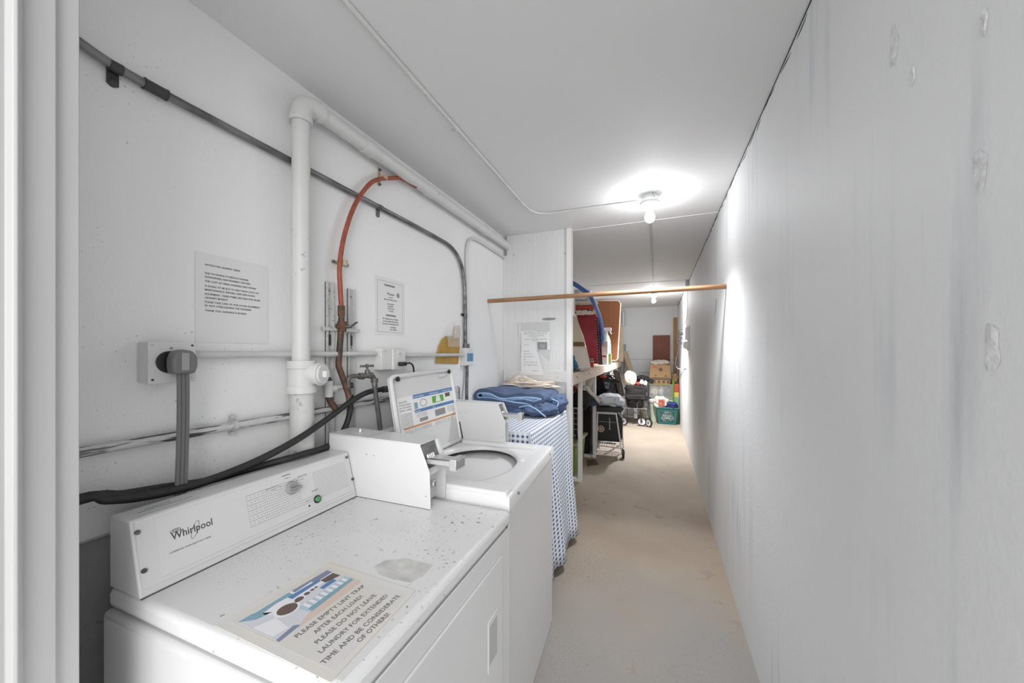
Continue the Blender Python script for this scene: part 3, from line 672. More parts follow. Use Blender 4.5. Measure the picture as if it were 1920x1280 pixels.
cpg = obj('cleanout_plug', M().cyl(c0+dv*.072, c0+dv*.080, .036, 28), m_pvc, fit_); obj('plug_square', M().bar(c0+dv*.08, c0+dv*.098, .026, .026), m_pvc, cpg, .003) if False else None
o_ = M().bar(c0+dv*.080, c0+dv*.097, .026, .026); obj('plug_head', o_, m_pvc, fit_, .003)
# red tube
rt = thing('red_water_tube', 'red tube arching over the left wall down to a corroded brass valve', 'tube', (XL+.02, 1.2, 1.6))
rp2 = [(XL+.05,1.70,2.385),(XL+.03,1.60,2.390)]+[tuple(LW(u, v, .030)) for u, v in ((735,334),(710,336),(690,348),(665,385),(646,440),(637,495),(638,540),(640,578))]
obj('tube', M().tube(cr(rp2, 6), .0100, 12), m_red, rt)
rq = [LW(640,578,.03), LW(640,600,.03), LW(638,640,.03), LW(635,680,.035), LW(637,692,.04), LW(648,722,.05), LW(655,745,.062)]
obj('corroded_pipe', M().tube(cr(rq, 5), [.0125]*31, 12), m_rust, rt)
for u, v, vert in ((636,494,1),(711,333,0)):
    p = LW(u, v, 0); m = M()
    if vert: m.box(XL, XL+.005, p.y-.045, p.y+.045, p.z-.006, p.z+.006); m.cyl((XL+.030,p.y,p.z-.012),(XL+.030,p.y,p.z+.012),.014,14)
    else: m.box(XL, XL+.005, p.y-.012, p.y+.004, p.z-.04, p.z+.045); m.cyl((XL+.030,p.y-.012,p.z-.003),(XL+.030,p.y+.012,p.z),.014,14)
    cl_ = obj('clamp', m, mat('tan_clamp', (.45,.38,.27), .6), rt)
    for s_ in (-1, 1):
        q = Vector((XL, p.y+s_*.038, p.z)) if vert else Vector((XL, p.y-.003, p.z+s_*.036)); obj('clamp_screw', M().cyl(q, q+Vector((.012,0,0)), .006, 10), m_galv, cl_)
vp = LW(641, 612, .03); vm = M().cyl(vp-Vector((0,0,.022)), vp+Vector((0,0,.022)), .019, 8); vm.cyl(vp+Vector((0,-.024,0)), vp+Vector((0,.02,0)), .013, 12)
va = obj('valve_body', vm, m_rust, rt, .002); obj('valve_handle', M().cyl(vp, vp+Vector((.035,.02,0)), .006, 10).bar(vp+Vector((.035,.01,-.004)), vp+Vector((.03,.055,.022)), .012, .004), m_galv, va)
obj('coupling', M().cyl(LW(640,573,.03), LW(640,592,.03), .0145, 8), m_rust, rt)
# strut channels with pipe clamps
for k, (y, z0, z1) in enumerate(((1.160, 1.04, 1.765), (1.277, 1.04, 1.755))):
    t_ = thing('wall_channel', ['white metal channel on the wall, left of the red tube', 'white metal channel on the wall, right of the red tube'][k], 'metal channel', (XL, y, z0))
    m = M().box(XL, XL+.004, y-.017, y+.017, z0, z1).box(XL, XL+.016, y-.017, y-.014, z0, z1).box(XL, XL+.016, y+.014, y+.017, z0, z1)
    obj('channel', m, m_pvcd, t_); sl = M()
    for z in (z1-.03, z1-.20, z1-.24): sl.box(XL+.0042, XL+.0050, y-.006, y+.006, z-(.012 if z > z1-.1 else .03), z)
    obj('slot', sl, m_gink, t_)
    obj('clamp', M().box(XL+.004, XL+.022, y-.040, y+.040, 1.560, 1.574).box(XL+.02, XL+.024, y-.045, y-.037, 1.555, 1.579), m_pvcd, t_, .001)
    obj('foot_stain', M().box(XL+.0042, XL+.0052, y-.008, y+.010, 1.50, 1.545), m_dark, t_)
# mid height white conduit runs + outlet boxes
hc = thing('painted_conduit', 'white painted conduit running level along the left wall between the electrical boxes', 'conduit', (XL+.03, 1.2, 1.46))
xh = XL+.026
obj('pipe', M().cyl((xh,.655,1.462), (xh,1.405,1.462), .0115, 14), m_pvcd, hc)
obj('pipe', M().cyl((xh,1.575,1.452), (xh,2.285,1.452), .0105, 14), m_pvcd, hc)
obj('connector', M().cyl((xh,.640,1.462), (xh,.665,1.462), .016, 8), m_pvcd, hc)
# dryer outlet
bx = thing('dryer_outlet_box', 'square white electrical box with round dark outlet where the thick plug sits', 'electrical box', (XL, .59, 1.44))
obj('box', M().box(XL, XL+.052, .545, .648, 1.388, 1.496), m_pvc, bx, .003)
obj('cover_plate', M().box(XL+.052, XL+.058, .543, .650, 1.386, 1.498), m_pvc, bx, .0015)
obj('receptacle', M().lathe([(.030,0),(.030,.004),(.027,.005),(0,.005)], (XL+.058,.588,1.443), (1,0,0), 28), m_blk, bx)
for y, z, mt in ((.552,1.488,m_pvcd),(.641,1.489,m_ink),(.552,1.397,m_ink),(.641,1.397,m_pvcd),(.592,1.481,m_gink)): obj('screw', M().lathe([(.0032,0),(.0032,.001),(0,.001)], (XL+.058,y,z), (1,0,0), 10), mt, bx)
pc = thing('dryer_power_cord', 'thick grey three-strand cord and rounded plug hanging behind the dryer', 'power cord', (XL+.08, .6, 1.4))
pg = [(-.024,-.030),(.024,-.030),(.030,-.010),(.030,.015),(.020,.032),(-.004,.036),(-.022,.030),(-.028,.010),(-.028,-.012)]
pm = M().prism([(.603+y, 1.441+z) for y, z in pg], 'x', XL+.066, XL+.102); obj('plug', pm, m_plug, pc, .007, seg=3)
obj('plug_neck', M().cyl((XL+.062,.594,1.445),(XL+.07,.596,1.445),.018,14), m_blk, pc)
obj('plug_grip', M().box(XL+.100, XL+.104, .594, .612, 1.42, 1.468), m_knob, pc, .002)
for k in range(3):
    y = .5955+.0095*k; pts = [(XL+.085,y,1.42),(XL+.085,y+.001,1.36),(XL+.080,y+.003,1.28),(XL+.078,y+.002,1.18),(XL+.076,y,1.09),(XL+.066,y,1.00),(XL+.066,y,.6)]
    obj('strand', M().tube(cr(pts, 6), .0052, 10), m_plug, pc)
# second outlet
b2 = thing('duplex_outlet_box', 'white electrical box with a black plug in its outlet above the open washer lid', 'electrical box', (XL, 1.49, 1.43))
obj('box', M().box(XL, XL+.050, 1.425, 1.585, 1.383, 1.490), m_pvc, b2, .003)
obj('cover_plate', M().box(XL+.050, XL+.062, 1.495, 1.592, 1.381, 1.486), m_pvc, b2, .003)
oc = Vector((XL+.062,1.545,1.459)); obj('socket', M().lathe([(.018,0),(.018,.003),(0,.003)], oc, (1,0,0), 20), m_pvc, b2)
obj('slots', M().box(XL+.065, XL+.0656, 1.538,1.5405,1.455,1.467).box(XL+.065, XL+.0656, 1.5495,1.552,1.455,1.467).cyl(oc+Vector((.003,0,-.010)), oc+Vector((.0036,0,-.010)), .002, 8), m_ink, b2)
for y, z in ((1.502,1.478),(1.502,1.388),(1.44,1.478),(1.435,1.39)): obj('screw', M().cyl((XL+.05,y,z), (XL+.066,y,z), .004, 10), m_pvcd, b2)
wp = thing('washer_power_cord', 'small black plug and cord in the outlet above the washer lid', 'power cord', (XL+.07, 1.55, 1.40))
obj('plug', M().box(XL+.063, XL+.088, 1.528, 1.572, 1.400, 1.420), m_blk, wp, .004)
obj('cord', M().tube(cr([(XL+.078,1.570,1.410),(XL+.078,1.605,1.413),(XL+.077,1.632,1.400),(XL+.075,1.645,1.365),(XL+.07,1.65,1.30),(XL+.06,1.66,1.10),(XL+.06,1.66,.9)], 6), .0045, 8), m_blk, wp)
# low pipe and its branches
lo = thing('low_water_pipe', 'low white pipe with peeling black patches running along the left wall', 'pipe', (XL+.02, 1.0, 1.24))
obj('pipe', M().tube([(XL+.020,.172,1.232),(XL+.020,.7,1.232),(XL+.020,1.6,1.232),(XL+.020,1.95,1.228)], .0125, 14), m_lowp, lo)
p = LW(432, 800, 0); obj('clamp', M().cyl((XL+.02,p.y-.006,1.232),(XL+.02,p.y+.006,1.232),.016,14).box(XL,XL+.006,p.y-.008,p.y+.008,1.205,1.265).cyl((XL+.006,p.y,1.262),(XL+.014,p.y,1.262),.007,8).cyl((XL+.006,p.y,1.206),(XL+.014,p.y,1.206),.007,8), m_pvcd, lo)
br = thing('branch_pipe', 'white branch pipe with tee fitting between the metal channels, joined to the tap', 'pipe', (XL+.03, 1.2, 1.32))
tee = LW(612, 735, .03)
obj('tee', M().cyl((XL+.03,1.135,1.285), (XL+.03,1.135,1.352), .017, 12).cyl((XL+.03,1.135,1.318), (XL+.03,1.165,1.318), .016, 12), m_pvcd, br)
obj('tee_cap', M().cyl((XL+.03,1.135,1.352), (XL+.03,1.135,1.366), .013, 12, .009), m_dark, br)
obj('pipe', M().cyl((XL+.03,1.16,1.320), (XL+.034,1.215,1.323), .010, 12), m_pvcd, br)
obj('dark_joint', M().cyl((XL+.034,1.205,1.323), (XL+.045,1.245,1.325), .013, 12), m_dark, br)
obj('drop_elbow', M().tube(cr([(XL+.03,1.135,1.29),(XL+.033,1.138,1.268),(XL+.038,1.150,1.250),(XL+.045,1.160,1.225)], 5), .012, 12), m_rust, br)
fa = thing('water_tap', 'old bronze garden tap on the wall, left of the open washer lid', 'tap', (XL+.06, 1.28, 1.36))
m_brz = mat('aged_bronze', (.15,.14,.13), .5, .5, var=.3, vs=30)
f0 = LW(652,722,.06); f1 = LW(655,706,.06); f2 = LW(684,706,.07); f3 = LW(700,707,.08); f4 = LW(703,716,.082)
obj('supply_pipe', M().tube(cr([LW(654,760,.055), LW(653,722,.058), LW(654,709,.062), LW(662,705,.065), LW(678,705,.068)], 5), .0095, 12), m_brz, fa)
obj('nut', M().cyl(LW(673,705,.068), LW(682,705,.07), .015, 6), m_brz, fa)
bd_ = obj('tap_body', M().tube(cr([LW(680,705,.07), LW(690,703,.074), LW(698,705,.08), LW(702,712,.083)], 5), [.012]*5+[.015]*5+[.011]*6, 14).cyl(LW(689,704,.074), LW(689,693,.074), .014, 12, .010), m_brz, fa)
obj('stem', M().cyl(LW(688.5,694,.074), LW(688.5,686,.074), .005, 10), m_brz, bd_)
hh = LW(688, 686, .074); obj('handle', M().bar(hh+Vector((0,-.032,0)), hh+Vector((0,.034,0)), .012, .007).lathe([(.009,-.005),(.009,.005)], hh+Vector((0,-.030,0)), (0,0,1), 12).lathe([(.009,-.005),(.009,.005)], hh+Vector((0,.032,0)), (0,0,1), 12).cyl(hh-Vector((0,0,.007)), hh+Vector((0,0,.009)), .008, 10), m_brz, bd_, .002)
obj('hose_nut', M().cyl(LW(702,709,.083), LW(702,717,.083), .016, 10), m_brz, fa)
# hoses
h1 = thing('grey_washer_hose', 'grey hose dropping from the bronze tap behind the washer', 'hose', (XL+.08, 1.34, 1.2))
obj('hose', M().tube(cr([LW(702,716,.083), LW(704,735,.083), LW(708,765,.083), LW(711,790,.083), LW(711,820,.083)]+[Vector((XL+.07,1.30,.9))], 6), .0105, 12), m_grub, h1)
obj('collar', M().cyl(LW(702,716,.083), LW(703,724,.083), .0125, 12), m_galv, h1)
h2 = thing('black_water_hose', 'black rubber hose sweeping left from the corroded wall fitting above the dryer console', 'hose', (XL+.07, 1.0, 1.2))
pA = [LW(738,728,.072), LW(715,730,.072), LW(690,735,.072), LW(670,745,.072), LW(650,758,.073), LW(610,788,.100), LW(560,822,.114), LW(500,855,.095), LW(440,882,.078), LW(380,904,.078), LW(320,920,.078), LW(255,932,.075), LW(200,936,.07), LW(146,936,.06)]
pA.append(Vector((XL+.05, .20, 1.10)))
obj('hose', M().tube(cr(pA, 6), .0118, 12), m_rub, h2)
obj('fitting', M().cyl(LW(718,730,.072), LW(735,728,.072), .016, 10).cyl(LW(730,729,.072), LW(745,727,.06), .019, 8), m_dark, h2)
h3 = thing('lower_black_hose', 'black hose running low behind the dryer console and under the coin box', 'hose', (XL+.06, 1.0, 1.1))
pB = [LW(658,740,.05), LW(657,765,.05), LW(653,785,.05), LW(645,805,.05), LW(632,826,.06), LW(606,840,.085), LW(575,849,.108), LW(545,858,.108), LW(500,870,.075), LW(450,884,.050), LW(380,903,.050), LW(300,915,.050), LW(230,927,.050), LW(146,938,.046)]
pB.append(Vector((XL+.045, .20, 1.09)))
obj('hose', M().tube(cr(pB, 6), .0115, 12), m_rub, h3)
# papers on the left wall
n1 = thing('laundry_notice', 'large white typed notice on the left wall above the dryer outlet', 'notice', (XL, .79, 1.63))
obj('sheet', M().box(XL+.0005, XL+.0020, .678, .900, 1.500, 1.7745), m_pap, n1)
t_ = M(); yv = Vector((0,1,0)); zv = Vector((0,0,1))
NL = [('NOTICE FOR LAUNDRY USERS!', 497, 450), ('DUE TO HAVING TO REPLACE WASHER', 513, 466), ('DOWNSTAIRS, AND PROBABLY UPSTAIRS,', 520, 470), ('THE COST OF USING WASHERS AND DRYERS', 528, 480), ('IS GOING TO BE $.75 TO HELP WITH COSTS OF', 537, 485),
      ('MAINTENANCE, REPAIRS, AND REPLACING', 544, 478), ('EQUIPMENT, THESE ITEMS ARE PAID FOR FROM', 552, 487), ('LAUNDRY MONEY!!', 559, 427), ('PLEASE TAKE CARE OF OUR (YOUR) EQUIPMENT', 567, 488), ('BY NOT OVERLOADING THE WASHERS!', 574, 471), ('THANK YOU, HASTINGS D BOARD!', 583, 462)]
for s__, v, u1 in NL:
    p = LW(384, v, .0022); p1 = LW(u1, v, .0022); t_.text(s__, p, yv, zv, .0056, fit=p1.y-p.y, off=.0001)
obj('lettering', t_, m_ink, n1)
n2 = thing('washer_notice', 'framed-look notice asking for care, on the left wall above the double outlet', 'notice', (XL, 1.55, 1.7))
obj('sheet', M().box(XL+.0005, XL+.0022, 1.432, 1.662, 1.558, 1.850), m_pap, n2)
bd_ = M(); y0, y1, z0, z1 = 1.450, 1.644, 1.572, 1.832
for a_ in ((y0,y1,z0,z0+.0015),(y0,y1,z1-.0015,z1),(y0,y0+.0015,z0,z1),(y1-.0015,y1,z0,z1)): bd_.box(XL+.0022, XL+.0026, *a_)
obj('border', bd_, m_gink, n2)
obj('tape', M().box(XL+.0022, XL+.0026, 1.500, 1.580, 1.808, 1.818).box(XL+.0022, XL+.0026, 1.512, 1.588, 1.655, 1.664), m_gink, n2)
t_ = M()
for s__, z, h, f in (('Please', 1.765, .012, .055), ('DO NOT', 1.750, .006, .035), ('place any heavy items,', 1.738, .007, .10), ('for example:', 1.716, .007, .05), ('blankets,', 1.704, .007, .042), ('comforters,', 1.692, .007, .055), ('or Rugs', 1.680, .007, .036),
                     ('The washers are not built to', 1.638, .008, .125), ('accommodate these items', 1.625, .008, .118), ('and they will damage them', 1.612, .008, .125), ('President', 1.596, .007, .045), ('Pat Collins', 1.584, .007, .05)):
    t_.text(s__, Vector((XL+.0023, 1.548+(.02 if z < 1.6 else 0), z)), yv, zv, h, fit=f, al='CENTER', off=.0002)
obj('lettering', t_, m_ink, n2)
obj('rose_drawing', M().blob((XL+.003, 1.605, 1.772), (.001,.011,.012), .4, 3, 2, 20, 12), m_gink, n2)
# arched white conduit
wcn = thing('white_conduit', 'white conduit arching up beside the dark one and running to the partition', 'conduit', (XL+.02, 2.4, 2.3))
obj('pipe', M().tube(cr([(XL+.016,2.352,1.50),(XL+.016,2.348,1.8),(XL+.016,2.345,2.05),(XL+.016,2.345,2.18),(XL+.016,2.365,2.26),(XL+.016,2.43,2.312),(XL+.016,2.55,2.325),(XL+.016,2.8,2.322),(XL+.016,3.049,2.318)], 6), .0105, 12), m_pvc, wcn)
# taped box and flexible conduit
bb = thing('taped_junction_box', 'small white junction box with strips of blue tape below the conduits', 'electrical box', (XL, 2.35, 1.44))
obj('box', M().box(XL, XL+.042, 2.285, 2.385, 1.375, 1.500), m_pvc, bb, .003)
obj('tape_strip', M().box(XL+.042, XL+.0435, 2.300, 2.388, 1.405, 1.462), m_tape, bb); obj('tape_strip', M().box(XL+.001, XL+.003, 2.390, 2.445, 1.372, 1.492).box(XL+.001,XL+.044,2.386,2.3875,1.405,1.455), m_tape, bb)
obj('connector', M().cyl((XL+.018,2.317,1.498),(XL+.018,2.317,1.530),.015,10).cyl((XL+.018,2.352,1.498),(XL+.018,2.352,1.530),.015,10), m_galv, bb)
fl = thing('flexible_conduit', 'ribbed flexible metal conduit dropping from the taped box', 'conduit', (XL+.03, 2.34, 1.25))
fp_ = cr([(XL+.022,2.335,1.378),(XL+.022,2.335,1.30),(XL+.03,2.315,1.20),(XL+.04,2.30,1.10),(XL+.05,2.29,.9)], 24)
obj('conduit', M().tube(fp_, [.011+(.0022 if i % 2 else 0) for i in range(len(fp_))], 12), m_galv, fl)
# dustpan hanging in a plastic bag
du = thing('dustpan', 'mustard yellow dustpan hanging upside down on the left wall by the taped box', 'dustpan', (XL+.01, 2.1, 1.5))
yq = lambda u, v: tuple(LW(u, v, .010).yz)
poly = [yq(817,681), yq(823,650), yq(829,636), yq(836,630), yq(856,630), yq(862,635), yq(862,655), yq(859,682)]
obj('pan', M().prism(poly, 'x', XL+.004, XL+.012), m_yel, du, .003)
obj('handle', M().prism([yq(850,634), yq(853,610), yq(861,611), yq(860,634)], 'x', XL+.012, XL+.022), m_peach, du, .003)
bgm = M()
def bf(s_, t_):
    y0, z0 = yq(848-8*math.sin(s_*3), 628); a = LW(840+27*s_+3*t_*(s_-.5), 650-46*t_*(1-.35*(2*s_-1)**2), .028+.014*noise.noise(Vector((s_*4, t_*4, 1))))
    return a
bgm.grid(bf, 16, 16); bo = obj('plastic_bag', bgm, m_clr, None, ang=80); tag(bo, 'clear plastic bag wrapped around the handle of the dustpan', 'plastic bag')
# small panel low behind the washer lid
pl = thing('wall_access_panel', 'small white framed panel on the wall behind the washer coin box', 'panel', (XL, 2.2, 1.2))
q0 = LW(850, 728, .01); q1 = LW(861, 752, .01)
obj('frame', M().box(XL, XL+.012, q0.y-.14, q1.y, q1.z-.22, q0.z+.01), m_pvcd, pl, .002); obj('frame_edge', M().box(XL+.012, XL+.018, q1.y-.012, q1.y, q1.z-.22, q0.z), m_gink, pl)

# partition papers
pn = thing('posted_sheets', 'papers in a clear torn sleeve taped to the partition panel', 'notice', (-1.0, 3.05, 1.5))
YP = 3.0485
def pq(u, v): p = P(u, v, Y=YP); return p.x, p.z
def psheet(pts, y0, y1): return M().prism([pq(*p) for p in pts], 'y', y1, y0)
obj('sleeve', psheet([(968,605),(1031,603),(1033,656),(1031,678),(1012,660),(975,660)], YP, YP-.0015), m_clr, pn)
obj('sheet', psheet([(977,620),(1031,621),(1032,656),(978,656)], YP-.0016, YP-.003), m_pap, pn)
obj('folded_sheet', psheet([(979,642),(1004,642),(1018,690),(1022,703),(978,703)], YP-.0155, YP-.0175), m_pap, pn)
obj('photo', psheet([(1007,641),(1026,641),(1026,655),(1009,655)], YP-.003, YP-.004), m_gink, pn)
obj('photo_detail', psheet([(1011,645),(1022,645),(1022,653),(1013,653)], YP-.004, YP-.0045), m_grey, pn)
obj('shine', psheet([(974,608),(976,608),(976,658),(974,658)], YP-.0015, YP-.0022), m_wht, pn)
t_ = M(); xv = Vector((1,0,0))
for s__, u, v, f, y_ in (('PLEASE REMEMBER TO CLEAN THE LINT', 1004,623,.22,YP-.0032), ('TRAP AND WIPE MACHINES AFTER USE', 1004,626.5,.21,YP-.0032), ('LAUNDRY ROOM USERS', 1004,630,.15,YP-.0032), ('THANKS', 1002,633,.05,YP-.0032),
                         ('PLEASE DO NOT LEAVE ITEMS HERE', 1004,636.5,.20,YP-.0032),('THANK YOU',1003,639,.06,YP-.0032)):
    t_.text(s__, P(u, v, Y=y_), xv, zv, .0065, fit=f, al='CENTER', off=.0002)
for s__, u, v, f in (('Notice', 982,647,.045), ('Laundry', 982,659,.055), ('room hours', 982,664,.075), ('Monday thru', 982,669,.09), ('Sat', 982,674,.02), ('Please respect all', 983,679.5,.115), ('your neighbors time', 981,684.5,.13), ('Thank you', 998,695.5,.06)):
    t_.text(s__, P(u, v, Y=YP-.0177), xv, zv, .0075, fit=f, off=.0002)
obj('lettering', t_, m_gink, pn)
cm = thing('strip_card', 'narrow grey printed strip above the posted papers on the partition', 'label', (-.87, 3.05, 1.76))
obj('strip', M().prism([pq(*p) for p in ((1015,597.5),(1027,595.5),(1043,596),(1040,599),(1030,600),(1020,600))], 'y', YP-.002, YP), m_gink, cm)

# ================================================================ ceiling conduits and bulbs
cc = thing('ceiling_conduit', 'long thin white conduit on the ceiling leading to the nearer bulb', 'conduit', (-.86, 1.5, ZC))
zc = ZC-.009
cpth = [(-.845,.172,zc),(-.858,1.2,zc),(-.866,2.2,zc),(-.868,2.42,zc),(-.850,2.56,zc),(-.80,2.625,zc),(-.70,2.645,zc),(-.4,2.650,zc),(-.11,2.65,zc-.012)]
obj('pipe', M().tube(cr(cpth, 6), .0085, 12), m_pvc, cc)
for y in (1.5, 2.34): obj('strap', M().cyl((-.862-.003*(y-1.5),y-.008,zc),(-.862-.003*(y-1.5),y+.008,zc),.0105,10).box(-.90,-.862,y-.006,y+.006,ZC-.003,ZC), m_pvc, cc)
c2 = thing('far_ceiling_conduit', 'thin grey conduit on the ceiling running between the two bulbs', 'conduit', (-.05, 4.8, ZC))
obj('pipe', M().cyl((-.05,2.72,zc), (-.055,6.80,zc), .008, 10), m_pvcd, c2)
def lamp(name, label, x, y, power):
    t_ = thing(name, label, 'light bulb fixture', (x, y, ZC), 'bare bulbs on the ceiling')
    obj('junction_box', M().lathe([(.052,0),(.052,-.040),(.048,-.044),(0,-.044)], (x,y,ZC), (0,0,1), 8), m_pvcd, t_, .002)
    obj('lamp_holder', M().lathe([(.060,-.046),(.064,-.052),(.062,-.060),(.045,-.078),(.026,-.088),(.024,-.100),(.015,-.100)], (x,y,ZC), (0,0,1), 32), m_pcl, t_)
    obj('bulb', M().lathe([(.0001,-.182),(.014,-.180),(.024,-.172),(.030,-.160),(.032,-.148),(.030,-.136),(.023,-.122),(.015,-.110),(.013,-.098)], (x,y,ZC), (0,0,1), 24), mat('lit_bulb', (.96,.98,1), .5, emit=BULB if y < 5 else BULB*2), t_)
    ld_ = bpy.data.lights.new('bulb_light', 'SPOT'); ld_.energy = power; ld_.spot_size = math.radians(120); ld_.spot_blend = 1; ld_.shadow_soft_size = .06; ld_.color = (.97, .985, 1)
    lo_ = bpy.data.objects.new('bulb_light', ld_); COL.objects.link(lo_); lo_.location = (x, y, ZC-.222)
lamp('ceiling_bulb', 'bare lit bulb in a porcelain holder nearer the camera', -.048, 2.60, 50)
lamp('ceiling_bulb', 'bare lit bulb hanging under the ceiling near the end wall', -.062, 6.86, 235)
obj_ = thing('ceiling_mount', 'small grey bracket where the right wall meets the ceiling beyond the rod', 'bracket', (.37, 5.9, ZC)); obj('plate', M().box(.375, XR-.001, 5.86, 5.95, ZC-.08, ZC-.003), m_pvcd, obj_, .003)
# wooden rod wall to wall
rd = M().tube([(XL+.001,2.735,1.888),(-.5,2.76,1.897),(XR-.001,2.785,1.905)], .0165, 18)
tag(obj('wooden_rod', rd, m_wood), 'bare wooden closet rod spanning the corridor from wall to wall', 'rod')

# ================================================================ shelf unit
sh = thing('storage_shelf', 'long pale wooden storage shelf on white posts beyond the partition', 'shelf', (-1.0, 6, 0))
SX = -.80; SZ = 1.256
obj('shelf_top', M().box(XL+.001, SX, 3.09, YB-.001, SZ-.020, SZ), m_pine, sh, .002)
obj('front_rail', M().box(SX-.002, SX+.018, 3.12, YB-.03, SZ-.118, SZ-.004), m_pine, sh, .002)
for k in range(12):
    pass
for y in (4.15, 5.17, 6.22, 7.18, 8.14):
    obj('post', M().box(SX-.04, SX-.002, y, y+.085, 0 if y > 5.5 else .0, SZ-.02), m_pnt, sh, .002)
obj('base_rail', M().box(XL+.001, SX-.041, 4.155, 4.195, 0, .038), m_pnt, sh, .002); obj('base_rail', M().box(XL+.001, SX-.041, 5.175, 5.215, 0, .038), m_pnt, sh, .002)
kn_ = M()
for u, v in ((1081,706),(1083,707),(1104,700)): p = P(u, v, X=SX+.018); kn_.box(p.x, p.x+.001, p.y-.012, p.y+.012, p.z-.012, p.z+.012)
obj('knot', kn_, m_brn, sh)
# --- on the shelf
bsk = thing('wicker_basket', 'cream wicker basket tipped on the shelf at the partition edge', 'basket', (-.98, 4.2, SZ))
def conef(y, pts): return [P(u, v, Y=y) for u, v in pts]
bl = M().lathe([(.20,.12),(.22,.16),(.205,.30),(.18,.42),(.13,.52),(.05,.57),(0,.58)], (-1.0,4.25,SZ+.005), (.0,0,1), 32)
bl = M().lathe([(.02,.645),(.08,.64),(.115,.60),(.15,.50),(.185,.40),(.205,.34),(.20,.33),(.19,.32)], (-.985,4.25,SZ+.0), (0,0,1), 32)
obj('basket_body', bl, m_cream, bsk)
obj('dark_band', M().lathe([(.198,.33),(.204,.30),(.206,.28)], (-.985,4.25,SZ), (0,0,1), 32), mat('woven_brown', (.20,.11,.05), .8, var=.5, vs=60), bsk)
obj('basket_base', M().lathe([(.206,.28),(.21,.22),(.205,.16),(.15,.14),(.14,.0),(.0,.0)], (-.985,4.25,SZ), (0,0,1), 32), m_cream, bsk)
skp = M()
def skf(s_, t_):
    a = math.radians(-75+150*s_); r = .212+.05*t_+.014*math.sin(s_*17); return Vector((-.985+r*math.cos(a), 4.25+r*math.sin(a), SZ+.27-.24*t_*(1 if s_ < .6 else .7)))
skp.grid(skf, 24, 10); cl1 = obj('draped_cloth', skp, m_ccl, None, ang=80); tag(cl1, 'cream cloth draped around the wicker basket', 'cloth'); cl1.modifiers.new('s','SOLIDIFY').thickness = .004
tj = thing('glass_jar', 'small jar with a flat gold lid on the shelf beside the cloth', 'jar', (-.86, 3.75, SZ))
obj('jar_body', M().lathe([(.0,0),(.035,0),(.04,.02),(.038,.08),(.02,.12)], (-.872,3.78,SZ), (0,0,1), 20), m_tan, tj)
obj('jar_lid', M().lathe([(.045,.13),(.05,.135),(.05,.15),(.045,.155),(0,.155)], (-.872,3.78,SZ), (0,0,1), 20), mat('brass_lid', (.45,.33,.12), .35, .6), tj)
obj('stem', M().cyl((-.872,3.78,SZ+.11),(-.872,3.78,SZ+.135),.012,12), m_tan, tj)
tcl = M().blob((-.905,4.02,SZ+.085), (.085,.12,.085), .35, 2.5, 6, flat=SZ+.002)
tag(obj('patterned_bag', tcl, m_tealo, None, ang=80), 'blue cloth bundle on the shelf next to the partition post', 'bag')
tcl = M().box(-.89,-.818,4.18,4.30,SZ+.001,SZ+.135); tag(obj('small_carton', tcl, m_peach, None, .004), 'small tan and white carton behind the blue bundle', 'box')
for k, (x, y, h, c_, lb_) in enumerate(((-.92,5.5,.11,m_rust,'brown jar standing before the red cushion'), (-.87,5.25,.085,m_redp,'short red and white tin on the shelf edge'))):
    t_ = thing('food_tin', lb_, 'tin', (x, y, SZ)); obj('tin_body', M().lathe([(0,0),(.034,0),(.034,h),(.030,h+.004),(0,h+.004)], (x,y,SZ), (0,0,1), 20), c_, t_); obj('tin_rim', M().lathe([(.036,h),(.036,h+.006),(.03,h+.006)], (x,y,SZ), (0,0,1), 20), m_steel, t_)
# crimson folded lounge cushion with black lacing
lc = thing('folding_lounger', 'folded crimson lounger with black laced edge standing on the shelf', 'lounger', (-1.05, 6.4, SZ))
poly = [P(*q, Y=6.35) for q in ((1078,589),(1118,589),(1121,610),(1125,682),(1106,682),(1094,630))]
cz_ = M(); cz_.prism([(p.x, max(p.z, SZ+.003)) for p in poly], 'y', 6.35, 6.43); ccx = obj('seat_fabric', cz_, m_cush, lc, .012)
for v in (676, 669, 663, 596): 
    p = P(1107 if v > 650 else 1080, v, Y=6.345); q = P(1122 if v > 650 else 1118, v, Y=6.345); obj('rib', M().cyl(p, q, .012, 8), m_cush, ccx)
e0, e1 = P(1120,596,Y=6.36), P(1125,683,Y=6.36); e1.z = SZ+.01
m_lace = mat('black_lacing', (.015,.015,.015), .8)
obj('frame_tube', M().cyl(e0+Vector((.035,0,0)), e1+Vector((.025,0,0)), .014, 10), m_lace, lc)
la = M(); lb2 = M()
for k in range(34):
    t = k/33; p = e0*(1-t)+e1*t; la.bar(p+Vector((-.025,-.02,.006)), p+Vector((.045,-.018,-.006)), .013, .014); 
    if k % 2: lb2.bar(p+Vector((-.03,-.02,0)), p+Vector((-.012,-.02,0)), .009, .012)
obj('lacing', la, m_lace, lc); obj('stitching', lb2, m_wht, lc)
